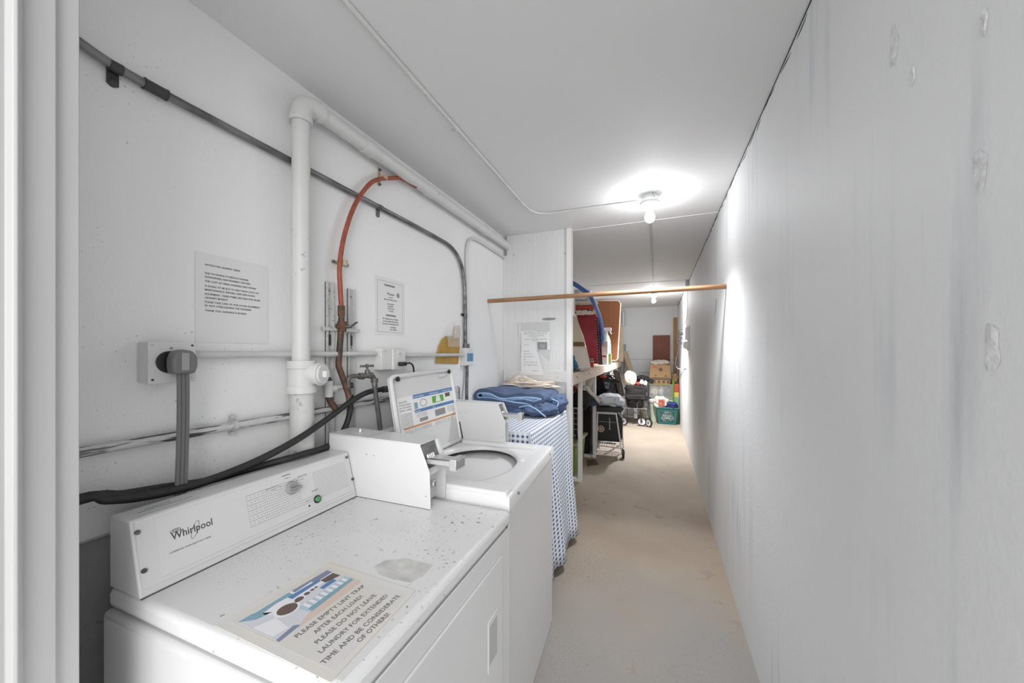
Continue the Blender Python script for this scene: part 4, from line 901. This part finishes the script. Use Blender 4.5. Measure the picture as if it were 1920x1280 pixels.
# folded cloths leaning above it
cl_ = M()
for k, (v0, v1) in enumerate(((541,564),(566,572),(583,589))):
    p = P(1070, v0, Y=6.2); q = P(1106 if k == 0 else 1118, (v0+v1)/2, Y=6.2); r_ = (p.z-P(1070, v1, Y=6.2).z)/2
    tag(obj('folded_blanket', M().blob(((p.x+q.x)/2-.02, 6.25, p.z-r_), (abs(q.x-p.x)/2+.03, .10, r_+.012), .2, 3, k+3, sq=.6), (m_wcl, m_flo, m_flo)[k], None, ang=80),
        ('white blanket, topmost over the crimson lounger', 'floral patterned blanket below the white one', 'dark patterned blanket folded right on the crimson lounger')[k], 'blanket', 'blankets above the lounger')
rb = P(1080,566,Y=6.2)
tag(obj('red_blanket', M().blob((P(1092,576,Y=6.26).x, 6.28, P(1092,576,Y=6.26).z), (.19,.07,.05), .2, 3, 12, sq=.5), m_redp, None, ang=80), 'red blanket rolled between the folded blankets', 'blanket')
# blue hoop
def dP(u, v, Y): return P(u, v, Y=Y)
hp = [Vector((-1.255,5.35,SZ+.03)), Vector((-1.262,5.2,1.8)), Vector((-1.235,5.05,2.25)), dP(1062,527,5.0), dP(1076,532,5.05), dP(1090,541,5.15), dP(1105,553,5.3), dP(1116,573,5.5), dP(1123,590,5.8), dP(1127,605,6.1), dP(1129.5,622,6.35), dP(1129.5,638,6.5), dP(1122,662,6.58), Vector((-1.05,6.6,SZ+.035))]
hb = M(); cpts = cr(hp, 6)
for w in (1,):
    hb.tube(cpts, .031, 12)
tag(obj('hoop', hb, m_hoop), 'big blue hoop arching over the things on the shelf', 'hoop')
# tabletop panel
tp_ = thing('table_board', 'big wood-veneer board with pale rounded edging standing on the shelf', 'board', (-.95, 7.2, SZ))
YT = 7.3; pl_ = [P(*q, Y=YT) for q in ((1100,563.5),(1159,564),(1163,569),(1157.5,672),(1155,675),(1100,675))]
po = [(p.x, max(p.z, SZ+.004)) for p in pl_]
obj('veneer_face', M().prism(po, 'y', YT, YT+.03), m_ven, tp_)
obj('edging', M().tube([(x, YT+.015, z) for x, z in po], .016, 8, True), m_edge, tp_)
bt = thing('spray_bottle', 'pale spray bottle with a white trigger in front of the veneer board', 'bottle', (-.95, 6.8, SZ))
p = P(1138, 679, Z=SZ); px_, py_ = -.93, 6.9
def sx_(u, y): return P(u, 600, Y=y).x
x_ = sx_(1137, 6.9)
obj('bottle_body', M().lathe([(0,0),(.075,0),(.08,.04),(.075,.42),(.05,.50),(.03,.54),(.03,.60)], (x_,6.9,SZ), (0,0,1), 20), m_mint, bt)
obj('trigger_head', M().box(x_-.06, x_+.09, 6.87, 6.93, SZ+.60, SZ+.66).box(x_-.01,x_+.02,6.88,6.92,SZ+.52,SZ+.60).bar((x_+.05,6.9,SZ+.62),(x_+.09,6.9,SZ+.54),.03,.02), m_wht, bt, .01)
obj('bottle_label', M().lathe([(.081,.20),(.081,.36)], (x_,6.9,SZ), (0,0,1), 20), m_teal, bt)
for k, (u, y, w, h, c_, l_) in enumerate(((1134,6.55,.055,.40,m_ccl,'tall cream carton beside the laced lounger edge'), (1133.5,6.45,.05,.17,m_wht,'low white box with red top in front of the cream carton'), (1143,6.62,.03,.19,m_lidt,'narrow yellow-green carton at the foot of the veneer board'))):
    x = sx_(u, y); b_ = thing('carton', l_, 'box', (x, y, SZ)); obj('carton_body', M().box(x-w, x+w, y-.03, y+.03, SZ, SZ+h), c_, b_, .004)
    obj('carton_print', M().box(x-w*.7, x+w*.7, y-.0315, y-.0301, SZ+h*.75, SZ+h*.95), (m_peach, m_redp, m_green)[k], b_)
tag(obj('brown_paper_board', M().prism([(P(1159,640,Y=8.4).x,SZ+.002),(P(1169,640,Y=8.4).x,SZ+.002),(P(1168,640,Y=8.4).x,1.95),(P(1163,640,Y=8.4).x,2.15),(P(1159,600,Y=8.4).x,1.9)], 'y', 8.4, 8.44), m_tan, None, .01), 'tan board behind the veneer board at the shelf end', 'board')
# ---- end wall things
def bk_box(u0, u1, v0, v1, Y, d, z_floor=None):
    a, b = P(u0, v1, Y=Y), P(u1, v0, Y=Y); return a.x, b.x, Y, Y+d, (a.z if z_floor is None else z_floor), b.z
wp_ = thing('wall_cabinet', 'narrow grey box on the end wall above the shelf end', 'cabinet', (-.75, YB, 2.2)); x0,x1,y0,y1,z0,z1 = bk_box(1166,1172,583,612,YB-.04,.04); obj('cabinet_body', M().box(x0,x1,y0,y1-.001,z0,z1), m_grey, wp_, .003); obj('cabinet_face', M().box(x0+.01,x1-.01,y0-.002,y0,z0+.01,z1-.01), m_wb, wp_)
x0,x1,y0,y1,z0,z1 = bk_box(1224,1256.5,628,700,YB-.03,.02); tag(obj('mahogany_board', M().box(x0,x1,y0,y1,z0-.2,z1), m_veng, None, .002), 'reddish brown wooden board leaning on the end wall behind the boxes', 'board')
x0,x1,y0,y1,z0,z1 = bk_box(1262.5,1268,595,700,YB-.06,.04); tag(obj('timber_plank', M().box(x0,x1+.01,y0,y1,.0,z1), mat('timber', (.44,.22,.08), .6, var=.15, vs=6), None, .003), 'tall narrow timber plank standing in the right end corner', 'plank')
ro = thing('cardboard_roll', 'long tan roll leaning on the end wall beside the shelf', 'roll', (-.5, 8.8, 0)); p0, p1 = P(1171,660,Y=8.95), P(1198,745,Y=8.55)
dd_ = (p1-p0); p1b = p0+dd_*((p0.z-.05)/(p0.z-p1.z)); obj('roll_tube', M().cyl(p0, p1b, .062, 24), m_tan, ro); obj('open_end', M().lathe([(.062,0),(.058,.002),(.0,-.001)], p0, -dd_, 24), m_card, ro)
r2 = M().cyl(P(1170,645,Y=9.0), P(1166,700,Y=8.95), .045, 16); tag(obj('grey_bottle_roll', r2, m_grey), 'grey wrapped roll behind the tan roll', 'roll')
wr = thing('wire_tray', 'grey wire tray low against the end wall between the walker and the boxes', 'tray', (-.3, 9, .9)); x0,x1,y0,y1,z0,z1 = bk_box(1199,1217,698,712,8.9,.1)
wm = M()
for z in (z0, (z0+z1)/2, z1): wm.cyl((x0,y0,z),(x1,y0,z),.006,6)
for k in range(5): x = x0+(x1-x0)*k/4; wm.cyl((x,y0,z0),(x,y0,z1),.005,6)
obj('wires', wm, m_grey, wr); obj('tray_back', M().box(x0,x1,y0+.02,y0+.03,.45,(z0+z1)/2), m_grey, wr)
# clear tote stack against the end
st1 = thing('lower_storage_bin', 'pale storage bin under the clear tote, behind the teal basket', 'bin', (.08, 8.6, 0)); obj('bin_body', M().box(-.13,.33,8.50,8.85,0,.50), m_mint, st1, .01)
x0,x1,y0,y1,z0,z1 = bk_box(1217.5,1266,721,747,8.46,.4); 
ctt = thing('clear_storage_tote', 'clear plastic tote filled with soft things on the pale bin', 'tote', ((x0+x1)/2, 8.6, .50)); z0 = .503; x1 = .335
tm = M(); t0 = .02
tm.box(x0,x1,y0,y0+.004,z0,z1-.02).box(x0,x1,y1-.004,y1,z0,z1-.02).box(x0,x0+.004,y0,y1,z0,z1-.02).box(x1-.004,x1,y0,y1,z0,z1-.02).box(x0,x1,y0,y1,z0,z0+.004)
obj('tote_body', tm, m_ctote, ctt); obj('tote_lid', M().box(x0-.015,x1+.015,y0-.015,y1+.015,z1-.02,z1), m_lidt, ctt, .004)
zt_ = z1
for k, (cx, r_, c_, l_) in enumerate(((-.06,.085,m_ccl,'cream bundle at the left inside the clear tote'),(.07,.06,m_wcl,'white bundle in the middle inside the clear tote'),(.21,.095,m_nvy,'blue bundle at the right inside the clear tote'))):
    tag(obj('cloth_bundle', M().blob((cx,8.62,z0+.006+.12), (r_,.11,.115), .25, 2.5, k+20), c_, None, ang=80), l_, 'bundle')
# things on the tote
x0,x1,y0,y1,z0,z1 = bk_box(1218,1258,684,705,8.47,.33); zb = zt_+.115
lowt = thing('fruit_tray', 'flat brown box squashed below the banana box on the tote lid', 'box', (.05, 8.6, zt_)); obj('tray_body', M().box(-.09,.25,8.50,8.80,zt_+.001,zb-.002), m_card, lowt, .01); 
tg = M(); 
for k in range(4): p = Vector((-.06+k*.09, 8.498, zt_+.055)); tg.blob(p, (.028,.006,.03), .3, 3, k, 16, 10)
obj('printed_marks', tg, m_brn, lowt)
bnb = thing('banana_box', 'cardboard carton with red lettering and hand holes stacked near the end wall', 'box', (.05, 8.6, zb))
obj('carton_body', M().prism([(x0-.01,zb),(x1+.01,zb),(x1-.015,z1),(x0+.015,z1)], 'y', 8.47, 8.80), m_card, bnb, .006)
obj('hand_hole', M().lathe([(.0,0),(.04,0),(.04,.001)], ((x0+x1)/2+.01, 8.468, z1-.10), (0,-1,0), 16).box((x0+x1)/2-.11,(x0+x1)/2-.07,8.467,8.4695,zb+.06,zb+.085).box((x0+x1)/2+.09,(x0+x1)/2+.13,8.467,8.4695,zb+.05,zb+.075), m_brn, bnb)
obj('stripe', M().box(x0-.008,x1+.008,8.466,8.4695,zb+.015,zb+.03), mat('green_stripe',(.10,.13,.08),.7), bnb)
obj('lettering', M().text('Fyffes', Vector((x0+.05,8.4685,z1-.07)), xv, zv, .05, fit=.10, off=.001), m_redi, bnb)
tag(obj('cream_garment', M().blob(((x0+x1)/2,8.62,z1+.042), (.185,.12,.062), .35, 2.5, 31, flat=z1+.002, sq=.8), m_ccl, None, ang=80), 'cream garment piled in the top of the banana box', 'garment')
tag(obj('brown_sack', M().blob((.345,8.60,zt_+.10), (.065,.12,.115), .35, 2.5, 33, flat=zt_+.002), m_card, None, ang=80), 'crumpled brown paper bag right of the banana box', 'bag')
# striped pool noodle thing
pn_ = thing('foam_swim_board', 'red, yellow and green foam board standing beside the clear tote', 'foam board', (.38, 8.45, 0))
x0,x1,y0,y1,z0,z1 = bk_box(1264.5,1273,720,750,8.30,.04)
obj('red_part', M().box(x0,x1,y0,y1,z1-.17,z1), m_redp, pn_, .006); obj('yellow_part', M().box(x0,x1,y0,y1,z1-.26,z1-.17), mat('foam_yellow',(.55,.40,.06),.7), pn_); obj('green_part', M().box(x0,x1,y0,y1,.002,z1-.26), mat('foam_dull_green',(.18,.30,.18),.7), pn_)
tag(obj('green_stick', M().cyl(P(1262.5,712,Y=8.45), Vector((P(1263.5,745,Y=8.45).x,8.45,.001)), .016, 10), m_foamg), 'bright green stick standing in front of the clear tote', 'stick')
# mint bin and basket
mb = thing('tall_mint_bin', 'tall pale green waste bin between the walker and the teal basket', 'bin', (-.07, 8.4, 0))
pA_ = P(1224, 788, Z=0)
obj('bin_body', M().lathe([(0,.0),(.075,.0),(.10,.40),(.10,.42)], (-.06,8.38,0), (0,0,1), 24), m_mint, mb); obj('bin_rim', M().lathe([(.10,.41),(.112,.415),(.112,.46),(.10,.47),(.09,.44)], (-.06,8.38,0), (0,0,1), 24), m_wht, mb)
lbk = thing('laundry_basket', 'teal plastic laundry basket with lattice sides by the right wall', 'laundry basket', (.18, 8.25, 0))
BX0,BX1,BY0,BY1,BH = -.015,.375,8.10,8.40,.335
def side_panel(p00, p10, p01, p11, nc, nr):
    """lattice: p00,p10 bottom; p01,p11 top"""
    m = M(); n = (p10-p00).cross(p01-p00).normalized()
    def L_(s,t): return (p00*(1-s)+p10*s)*(1-t)+(p01*(1-s)+p11*s)*t
    def pc(s0,s1,t0,t1):
        vs=[L_(s0,t0),L_(s1,t0),L_(s1,t1),L_(s0,t1)]; vs+= [v+n*.006 for v in vs]
        m.add(vs,[(3,2,1,0),(4,5,6,7),(0,1,5,4),(1,2,6,5),(2,3,7,6),(3,0,4,7)])
    pc(0,1,.0,.16); pc(0,1,.80,1); pc(0,.14,.16,.80); pc(.86,1,.16,.80)
    for k in range(nr+1):
        t=.16+.64*k/nr; pc(.14,.86,t-.012,t+.012)
    for j in range(nr):
        for k in range(nc):
            s=.14+.72*(k+(.5 if j%2 else 0))/nc; t0=.16+.64*j/nr; t1=.16+.64*(j+1)/nr; pc(s-.012,s+.012,t0,t1)
    return m
tpr = .035
cb_ = [Vector(p) for p in ((BX0+tpr,BY0+tpr,0),(BX1-tpr,BY0+tpr,0),(BX1-tpr,BY1-tpr,0),(BX0+tpr,BY1-tpr,0))]; ct_ = [Vector(p) for p in ((BX0,BY0,BH),(BX1,BY0,BH),(BX1,BY1,BH),(BX0,BY1,BH))]
for k in range(4): obj('side_lattice', side_panel(cb_[k], cb_[(k+1)%4], ct_[k], ct_[(k+1)%4], 6, 4), m_grn, lbk)
obj('basket_floor', M().box(BX0+tpr,BX1-tpr,BY0+tpr,BY1-tpr,0,.006), m_grn, lbk); obj('rim', M().tube([(BX0-.01,BY0-.01,BH),(BX1+.01,BY0-.01,BH),(BX1+.01,BY1+.01,BH),(BX0-.01,BY1+.01,BH)], .014, 8, True), m_grn, lbk)
tag(obj('laundry_contents', M().blob((.18,8.25,.155), (.135,.095,.135), .2, 2.5, 41, flat=.01, sq=.7), m_lav, None, ang=80), 'lilac laundry inside the teal basket', 'laundry')
bgx = M().blob((.06,8.20,.42), (.145,.10,.13), .25, 2.2, 44, sq=.85); bg2 = thing('printed_plastic_bag', 'white carrier bag with red lettering on top of the teal basket', 'bag', (.06,8.2,.32)); obj('bag_body', bgx, m_ccl, bg2, ang=80)
t_ = M(); 
for k, s__ in enumerate(('SHOP', 'STOP', 'CVAH')): t_.text(s__, Vector((.075+.03*(k==2)*0, 8.20-.112-.004*k*0, .475-.048*k)), xv, zv, .036, fit=.12, al='CENTER', ex=.012, off=.002)
obj('lettering', t_, m_redi, bg2)
tag(obj('blue_garment', M().blob((.265,8.17,.385), (.12,.09,.065), .35, 2.5, 46, sq=.8), mat('royal_blue_cloth', (.015,.03,.14), .8, var=.3, vs=12), None, ang=80), 'dark blue garment draped on the right of the teal basket', 'garment')
# ---- walker with black bag seat
wk = thing('rolling_walker', 'black rolling walker with a big seat bag and grey front wheels', 'walker', (-.42, 8.0, 0))
def YP_(u, v, y=8.0): return P(u, v, Y=y)
x0, x1 = YP_(1171,1).x if False else P(1172,740,Y=7.9).x, P(1213,740,Y=7.9).x
obj('seat_bag', M().blob(((x0+x1)/2, 7.98, .69), ((x1-x0)/2, .15, .115), .12, 2.5, 51, sq=.5), m_blkf, wk, ang=80)
obj('seat_pad', M().blob(((x0+x1)/2, 7.95, .555), ((x1-x0)/2+.01, .17, .06), .12, 2.5, 52, sq=.45), m_blkf, wk, ang=80)
obj('lower_basket', M().blob(((x0+x1)/2-.02, 8.02, .42), ((x1-x0)/2-.05, .14, .095), .15, 2.5, 53, sq=.5), m_blk, wk, ang=80)
fm = M()
for x in (x0+.02, x1-.01, x1-.05): fm.tube([(x,7.90,.80),(x,7.88,.45),(x,7.82,.15)], .011, 10)
fm.tube([(x0,7.84,.325),(x1,7.84,.325)], .014, 10); fm.tube(cr([(x0+.24,7.83,.33),(x0+.245,7.83,.45),(x0+.29,7.83,.49),(x0+.33,7.83,.46)],5), .006, 8); fm.tube([(x0+.12,7.83,.16),(x0+.18,7.83,.30),(x0+.20,7.83,.16),(x0+.12,7.83,.13)], .006, 8)
fm.tube([(x0+.02,8.15,.55),(x0+.02,8.2,.10)], .011, 10); fm.tube([(x1-.01,8.15,.55),(x1-.01,8.2,.10)], .011, 10)
obj('frame', fm, m_galv, wk)
obj('storage_sack', M().box(x0+.17,x0+.24,7.88,7.98,.12,.33), m_grey, wk, .01)
def wheel(par, c, r, w, axis=(0,1,0), hub=m_wht):
    wl_ = obj('wheel', M().lathe([(r*.80,-w/2),(r*.97,-w/2),(r,-w/4),(r,w/4),(r*.97,w/2),(r*.80,w/2)], c, axis, 32), m_blk, par)
    obj('wheel_disc', M().lathe([(0,-w*.35),(r*.80,-w*.35),(r*.80,w*.35),(0,w*.35)], c, axis, 32), hub, wl_); obj('hub_cap', M().lathe([(0,-w*.7),(r*.2,-w*.65),(r*.2,w*.65),(0,w*.7)], c, axis, 16), m_blk, wl_)
p = P(1203.5,777,Y=7.75); wheel(wk, (p.x,7.75,.092), .090, .035, (.2,1,0)); p = P(1216.5,780,Y=7.70); wheel(wk, (p.x,7.70,.085), .083, .035, (.7,.7,0)); p = P(1170,777,Y=7.70); wheel(wk, (p.x,7.70,.085), .083, .035, (.5,.8,0))
obj('fork', M().bar((P(1200,762,Y=7.75).x,7.72,.30),(P(1203.5,777,Y=7.75).x,7.72,.092),.02,.02), m_blk, wk)
tag(obj('white_sack', M().blob((P(1181,707,Y=7.95).x,7.95,.925), (.125,.13,.155), .16, 2, 61, sq=.85), m_ccl, None, ang=80), 'big rounded cream sack sitting on the walker', 'sack')
tag(obj('red_cloth', M().blob((P(1197,717,Y=7.95).x,7.95,.83), (.07,.07,.03), .3, 3, 62), m_redp, None, ang=80), 'small red cloth on the walker seat beside the sack', 'cloth')
tag(obj('white_shoes', M().blob((P(1203,712,Y=7.92).x,7.92,.86), (.035,.06,.05), .4, 3, 63).blob((P(1210,715,Y=7.92).x,7.92,.84), (.035,.06,.05), .4, 3, 64), m_wht, None, ang=80), 'white bundle at the right end of the walker seat', 'bundle')
tag(obj('black_jacket', M().blob((P(1203,706,Y=8.25).x,8.25,.90), (.17,.10,.075), .35, 2.5, 65), m_blkf, None, ang=80), 'black jacket heaped behind the walker seat', 'jacket')
# ---- grill cart
gl = thing('barbecue_grill', 'black barbecue on white legs with a round vent, beside the shelf posts', 'grill', (-.62, 5.45, 0))
GX0, GX1 = -.84, -.455
obj('firebox', M().prism([(GX0,.66),(GX0,.695),(GX1+.02,.71),(GX1+.02,.68),(GX1-.01,.645),(GX1-.05,.635),(GX0+.03,.635)], 'y', 5.26, 5.62), m_blk, gl, .008)
bdy = obj('hanging_lid', M().prism([(GX0+.01,.20),(GX1-.03,.20),(GX1-.005,.26),(GX1-.003,.50),(GX1-.03,.575),(GX1-.08,.60),(GX0+.01,.60)], 'y', 5.36, 5.50), m_blk, gl, .02)
obj('seam', M().box(GX0+.01,GX1-.06,5.352,5.360,.475,.485).box(GX0+.01,GX1-.09,5.352,5.360,.17,.185), m_galv, bdy)
vc = P(1127,803.5,Y=5.345); vn = obj('round_vent', M().lathe([(0,0),(.047,0),(.047,-.006),(0,-.006)], vc, (0,1,0), 28), m_tan, bdy)
vh = M()
for k in range(5): a_ = k*1.2566; c_ = vc+Vector((.026*math.cos(a_),-.007,.026*math.sin(a_))); vh.lathe([(0,0),(.009,0),(.009,-.001)], c_, (0,1,0), 12)
obj('vent_holes', vh, m_blk, vn)
ph = P(1143,792,Y=5.345); obj('lid_handle', M().cyl(ph+Vector((0,0,.07)), ph+Vector((0,0,-.08)), .006, 8).blob(ph+Vector((0,0,-.09)),(.012,.01,.012),0,1,0,12,8), m_steel, bdy)
for x, xt, y in ((GX1-.005,GX1-.085,5.30),(GX0+.03,GX0+.05,5.30),(GX1-.01,GX1-.04,5.58),(GX0+.03,GX0+.05,5.58)): obj('leg', M().bar((x,y,.03 if x<-.7 else .075), (xt,y,.64), .018, .018), m_wht, gl, .002)
obj('upper_brace', M().box(GX0+.03,GX1-.07,5.295,5.31,.60,.625), m_pcl, gl); obj('lower_rack', M().cyl((GX0,5.30,.15),(GX1,5.30,.135),.008,8), m_steel, gl); obj('lower_rack', M().cyl((GX0,5.58,.15),(GX1,5.58,.135),.008,8), m_steel, gl)
rk = M()
for k in range(10): rk.cyl((GX0+.03+k*.034,5.30,.145),(GX0+.03+k*.034,5.58,.145),.004,6)
obj('rack_wires', rk, m_steel, gl)
wheel(gl, (GX1+.012,5.31,.072), .072, .03, (1,.12,0), m_galv); wheel(gl, (GX0-.02,5.31,.072), .072, .03, (1,.12,0), m_blk); obj('axle', M().cyl((GX0-.02,5.31,.072),(GX1,5.31,.072),.006,8), m_steel, gl)
wsq = M().blob((P(1143,746,Y=5.42).x,5.42,.785), (.165,.14,.088), .25, 2.2, 71, sq=.75); wsq.blob((P(1160,752,Y=5.38).x-.01,5.38,.765), (.09,.11,.07), .3, 2.2, 72)
tag(obj('white_plastic_sack', wsq, m_wcl, None, ang=80), 'white plastic bag slumped on top of the barbecue', 'bag')
gbx = M().blob((P(1138,716,Y=5.87).x,5.87,.95), (.21,.2,.185), .2, 2.2, 75, flat=.72, sq=.85)
tag(obj('glossy_black_bag', gbx, m_bag, None, ang=80), 'shiny black bin bag behind the second shelf post', 'bag')
tag(obj('red_white_packet', M().blob((P(1131,706,Y=5.66).x,5.66,P(1131,706,Y=5.66).z), (.05,.02,.022), .2, 3, 78), m_redp, None, ang=80), 'small red and white packet on the shiny black bag', 'packet')
cb2 = thing('dark_storage_crate', 'dark crate behind the barbecue that carries the black bag', 'crate', (-.85,6.15,0)); obj('crate_body', M().box(-1.10,-.85,5.67,6.07,0,.73), m_blkf, cb2, .01); obj('crate_rim', M().box(-1.11,-.845,5.66,6.08,.70,.73), m_blk, cb2)
# brown slatted frame
bfm = thing('folded_wooden_chair', 'dark brown folded wooden chair leaning against the shelf end of the black bag', 'folding chair', (-.55, 5.8, .7))
y_ = 5.75
def q_(u, v): p = P(u, v, Y=y_); return p
for (a1, b1) in (((1152,698),(1163,745)), ((1160,697),(1170,742))): obj('rail', M().bar(q_(*a1), q_(*b1), .022, .03, (0,1,0)), m_brk, bfm, .002)
sl_ = M()
for k in range(14):
    t = (k+.5)/14; a1 = q_(1152+11*t, 698+47*t); b1 = q_(1160+10*t, 697+45*t); sl_.bar(a1+Vector((0,.01,0)), b1+Vector((0,.01,0)), .02, .006, (0,1,0))
obj('slats', sl_, mat('worn_wood',(.23,.17,.12),.7,var=.3,vs=20), bfm); obj('back_panel', M().obox(q_(1150,695)+Vector((0,.02,0)), q_(1157,694)-q_(1150,695), q_(1163,745)-q_(1152,698), Vector((0,.01,0))), m_blk, bfm)
obj('foot', M().bar(q_(1160,747), q_(1172,744), .03, .012), m_tan, bfm)
obj('support_leg', M().bar(q_(1163,745), Vector((q_(1163,745).x-.02, 6.1, .01)), .02, .02), m_blk, bfm)
# ---- under the near bay
gt = thing('green_tote', 'green storage tote with an olive lid on the floor under the shelf', 'tote', (-1.05, 4.5, 0))
gtp = [(-1.25,4.29),(-.90,4.29),(-.90,4.95),(-1.25,4.95)]
tm = M(); n_ = 4; vs = [(x+(.02 if x<-1.1 else -.02), y+(.03 if y<4.5 else -.03), 0.002) for x, y in gtp]+[(x, y, .36) for x, y in gtp]
tm.add(vs, [(3,2,1,0),(4,5,6,7),(0,1,5,4),(1,2,6,5),(2,3,7,6),(3,0,4,7)]); obj('tote_body', tm, m_tote, gt, .012); obj('tote_lid', M().box(-1.27,-.872,4.26,4.98,.36,.392), m_lidt, gt, .01)
ca = thing('wire_shopping_cart', 'folded black and chrome wire cart standing on the green tote', 'cart', (-1.0, 4.5, .39))
wm = M(); X0,X1,Y0,Z0,Z1 = -1.17,-.875,4.55,.44,.78
for k in range(7): x = X0+(X1-X0)*k/6; wm.cyl((x,Y0,Z0),(x,Y0,Z1),.0045,6)
for k in range(6): z = Z0+(Z1-Z0)*k/5; wm.cyl((X0,Y0,z),(X1,Y0,z),.0045,6)
obj('wire_panel', wm, m_steel, ca); obj('frame_tube', M().tube(cr([(X0+.05,Y0-.03,Z0),(X0+.18,Y0-.03,Z0+.1),(X0+.05,Y0-.03,Z1-.08),(X0+.02,Y0-.03,Z1-.02),(X0+.10,Y0-.03,Z1-.02)],6), .006, 8).tube(cr([(X1-.08,Y0-.04,Z1),(X1-.02,Y0-.04,Z1-.02),(X1,Y0-.04,Z1-.10),(X1-.005,Y0-.04,Z0)],6), .009, 8), m_steel, ca)
obj('dark_liner', M().box(X0,X1,Y0+.01,Y0+.14,Z0,Z1-.01), m_blkf, ca, .01)
wheel(ca, (X0+.12,Y0-.06,.445), .05, .02, (.4,1,0), m_blk)
obj('caster', M().lathe([(0,-.01),(.03,-.01),(.03,.01),(0,.01)], (X1-.04,Y0-.03,.425), (0,1,0), 16), m_blk, ca)
tag(obj('black_trash_bag', M().blob((-.915,4.72,.855), (.125,.12,.125), .15, 2, 81, sq=.9), m_blkf, None, ang=80), 'round black bag on the wire cart behind the first shelf post', 'bag')
tag(obj('navy_bag', M().blob((-.835,5.0,.83), (.10,.12,.085), .25, 2, 83), m_nvy, None, ang=80), 'navy blue bag between the two shelf posts', 'bag')
rdx = thing('red_crate', 'red plastic crate under the shelf, seen left of the first post', 'crate', (-1.12,5.1,0)); obj('crate_body', M().box(-1.28,-1.0,5.0,5.16,.0,1.08), m_redp, rdx, .01); obj('crate_rim', M().box(-1.285,-.995,4.985,5.0,.90,.93), m_pcl, rdx)
bst = thing('suitcase', 'dark upright suitcase behind the second shelf post', 'suitcase', (-.95,5.5,0)); obj('case_body', M().box(-1.25,-.90,5.35,5.60,.0,.80), m_blkf, bst, .03); obj('case_handle', M().tube([(-1.15,5.45,.80),(-1.15,5.45,.86),(-1.02,5.45,.86),(-1.02,5.45,.80)], .01, 8), m_blk, bst)
wsw = M().tube(cr([P(1074,719,Y=4.75),P(1086,726,Y=4.7),P(1100,726,Y=4.68),P(1106,735,Y=4.7),P(1114,742,Y=4.8),P(1122,752,Y=4.95)],6), .022, 10)
tag(obj('white_plastic_strip', wsw, m_ccl), 'pale rolled cloth strap drooping below the shelf rail', 'strap')
tag(obj('hanging_cloth', M().prism([(P(1098,1,Y=4.9).x, 1.13),(P(1113,1,Y=4.9).x,1.13),(P(1106,1,Y=4.9).x,.96),(P(1099,1,Y=4.9).x,.98)], 'y', 4.9, 4.91), m_ccl, None, .003), 'grey-white cloth hanging from the shelf between the posts', 'cloth')
cpz = thing('cardboard_scrap', 'small brown cardboard scrap with a bent wire on the floor by the shelf post', 'cardboard', (-.83,4.75,0)); pz = [P(u,v,Z=0) for u, v in ((1100,862),(1117,862),(1123,871),(1101,874))]
obj('card', M().prism([(p.x,p.y) for p in pz], 'z', .001, .006), m_brk, cpz); obj('wire', M().tube(cr([P(1104,850,Z=.05),P(1110,857,Z=.02),P(1115,863,Z=.012)],5), .003, 6), m_galv, cpz)
# ---- right wall box
eb = thing('telephone_wiring_board', 'small white wiring board with looped cables on the right wall', 'wiring board', (XR, 6.0, 1.68))
obj('back_board', M().box(XR-.012, XR-.001, 5.72, 6.10, 1.50, 1.845), m_wht, eb, .002)
obj('terminal_box', M().box(XR-.065, XR-.012, 5.80, 6.08, 1.52, 1.62), m_pcl, eb, .003); obj('terminal_box', M().box(XR-.045, XR-.012, 5.80, 6.05, 1.65, 1.83), m_pcl, eb, .003)
wl2 = M(); random.seed(5)
for k in range(7):
    c = Vector((XR-.075-random.uniform(0,.05), 6.02+random.uniform(-.05,.1), 1.57+k*.035)); r_ = random.uniform(.025,.045)
    wl2 = M(); wl2.tube([c+Vector((r_*math.cos(t*.45), .02*math.sin(t), r_*.8*math.sin(t*.45))) for t in range(14)], .0035, 6, True); obj('cable_loop', wl2, m_gink, eb)
obj('thin_wire', M().tube(cr([(XR-.012,6.0,1.85),(XR-.03,6.08,1.90),(XR-.006,6.16,2.0),(XR-.006,6.10,2.1),(XR-.006,6.08,2.3),(XR-.006,6.05,2.45),(XR-.006,6.05,2.505)],6), .0022, 6), m_gink, eb)
obj('plug_prong', M().box(XR-.05,XR-.04,5.85,5.87,1.50,1.52).box(XR-.03,XR-.02,5.85,5.87,1.50,1.52), m_ink, eb)
wlp = M().tube(cr([P(1272,660,X=XR-.01),P(1268,672,X=XR-.06),P(1267,684,X=XR-.07),P(1272,691,X=XR-.05),P(1282,691,X=XR-.006),P(1286,690,X=XR-.006)],6), .006, 8)
tag(obj('white_cable', wlp, m_wht), 'white cable looping out of the right wall near the end corner', 'cable')
tag(obj('hanging_thread', M().tube([P(1343,560,X=XR-.002),P(1342,575,X=XR-.002),P(1340,592,X=XR-.002)], .0012, 5), m_gink), 'thin dark thread hanging on the right wall below the rod', 'thread')
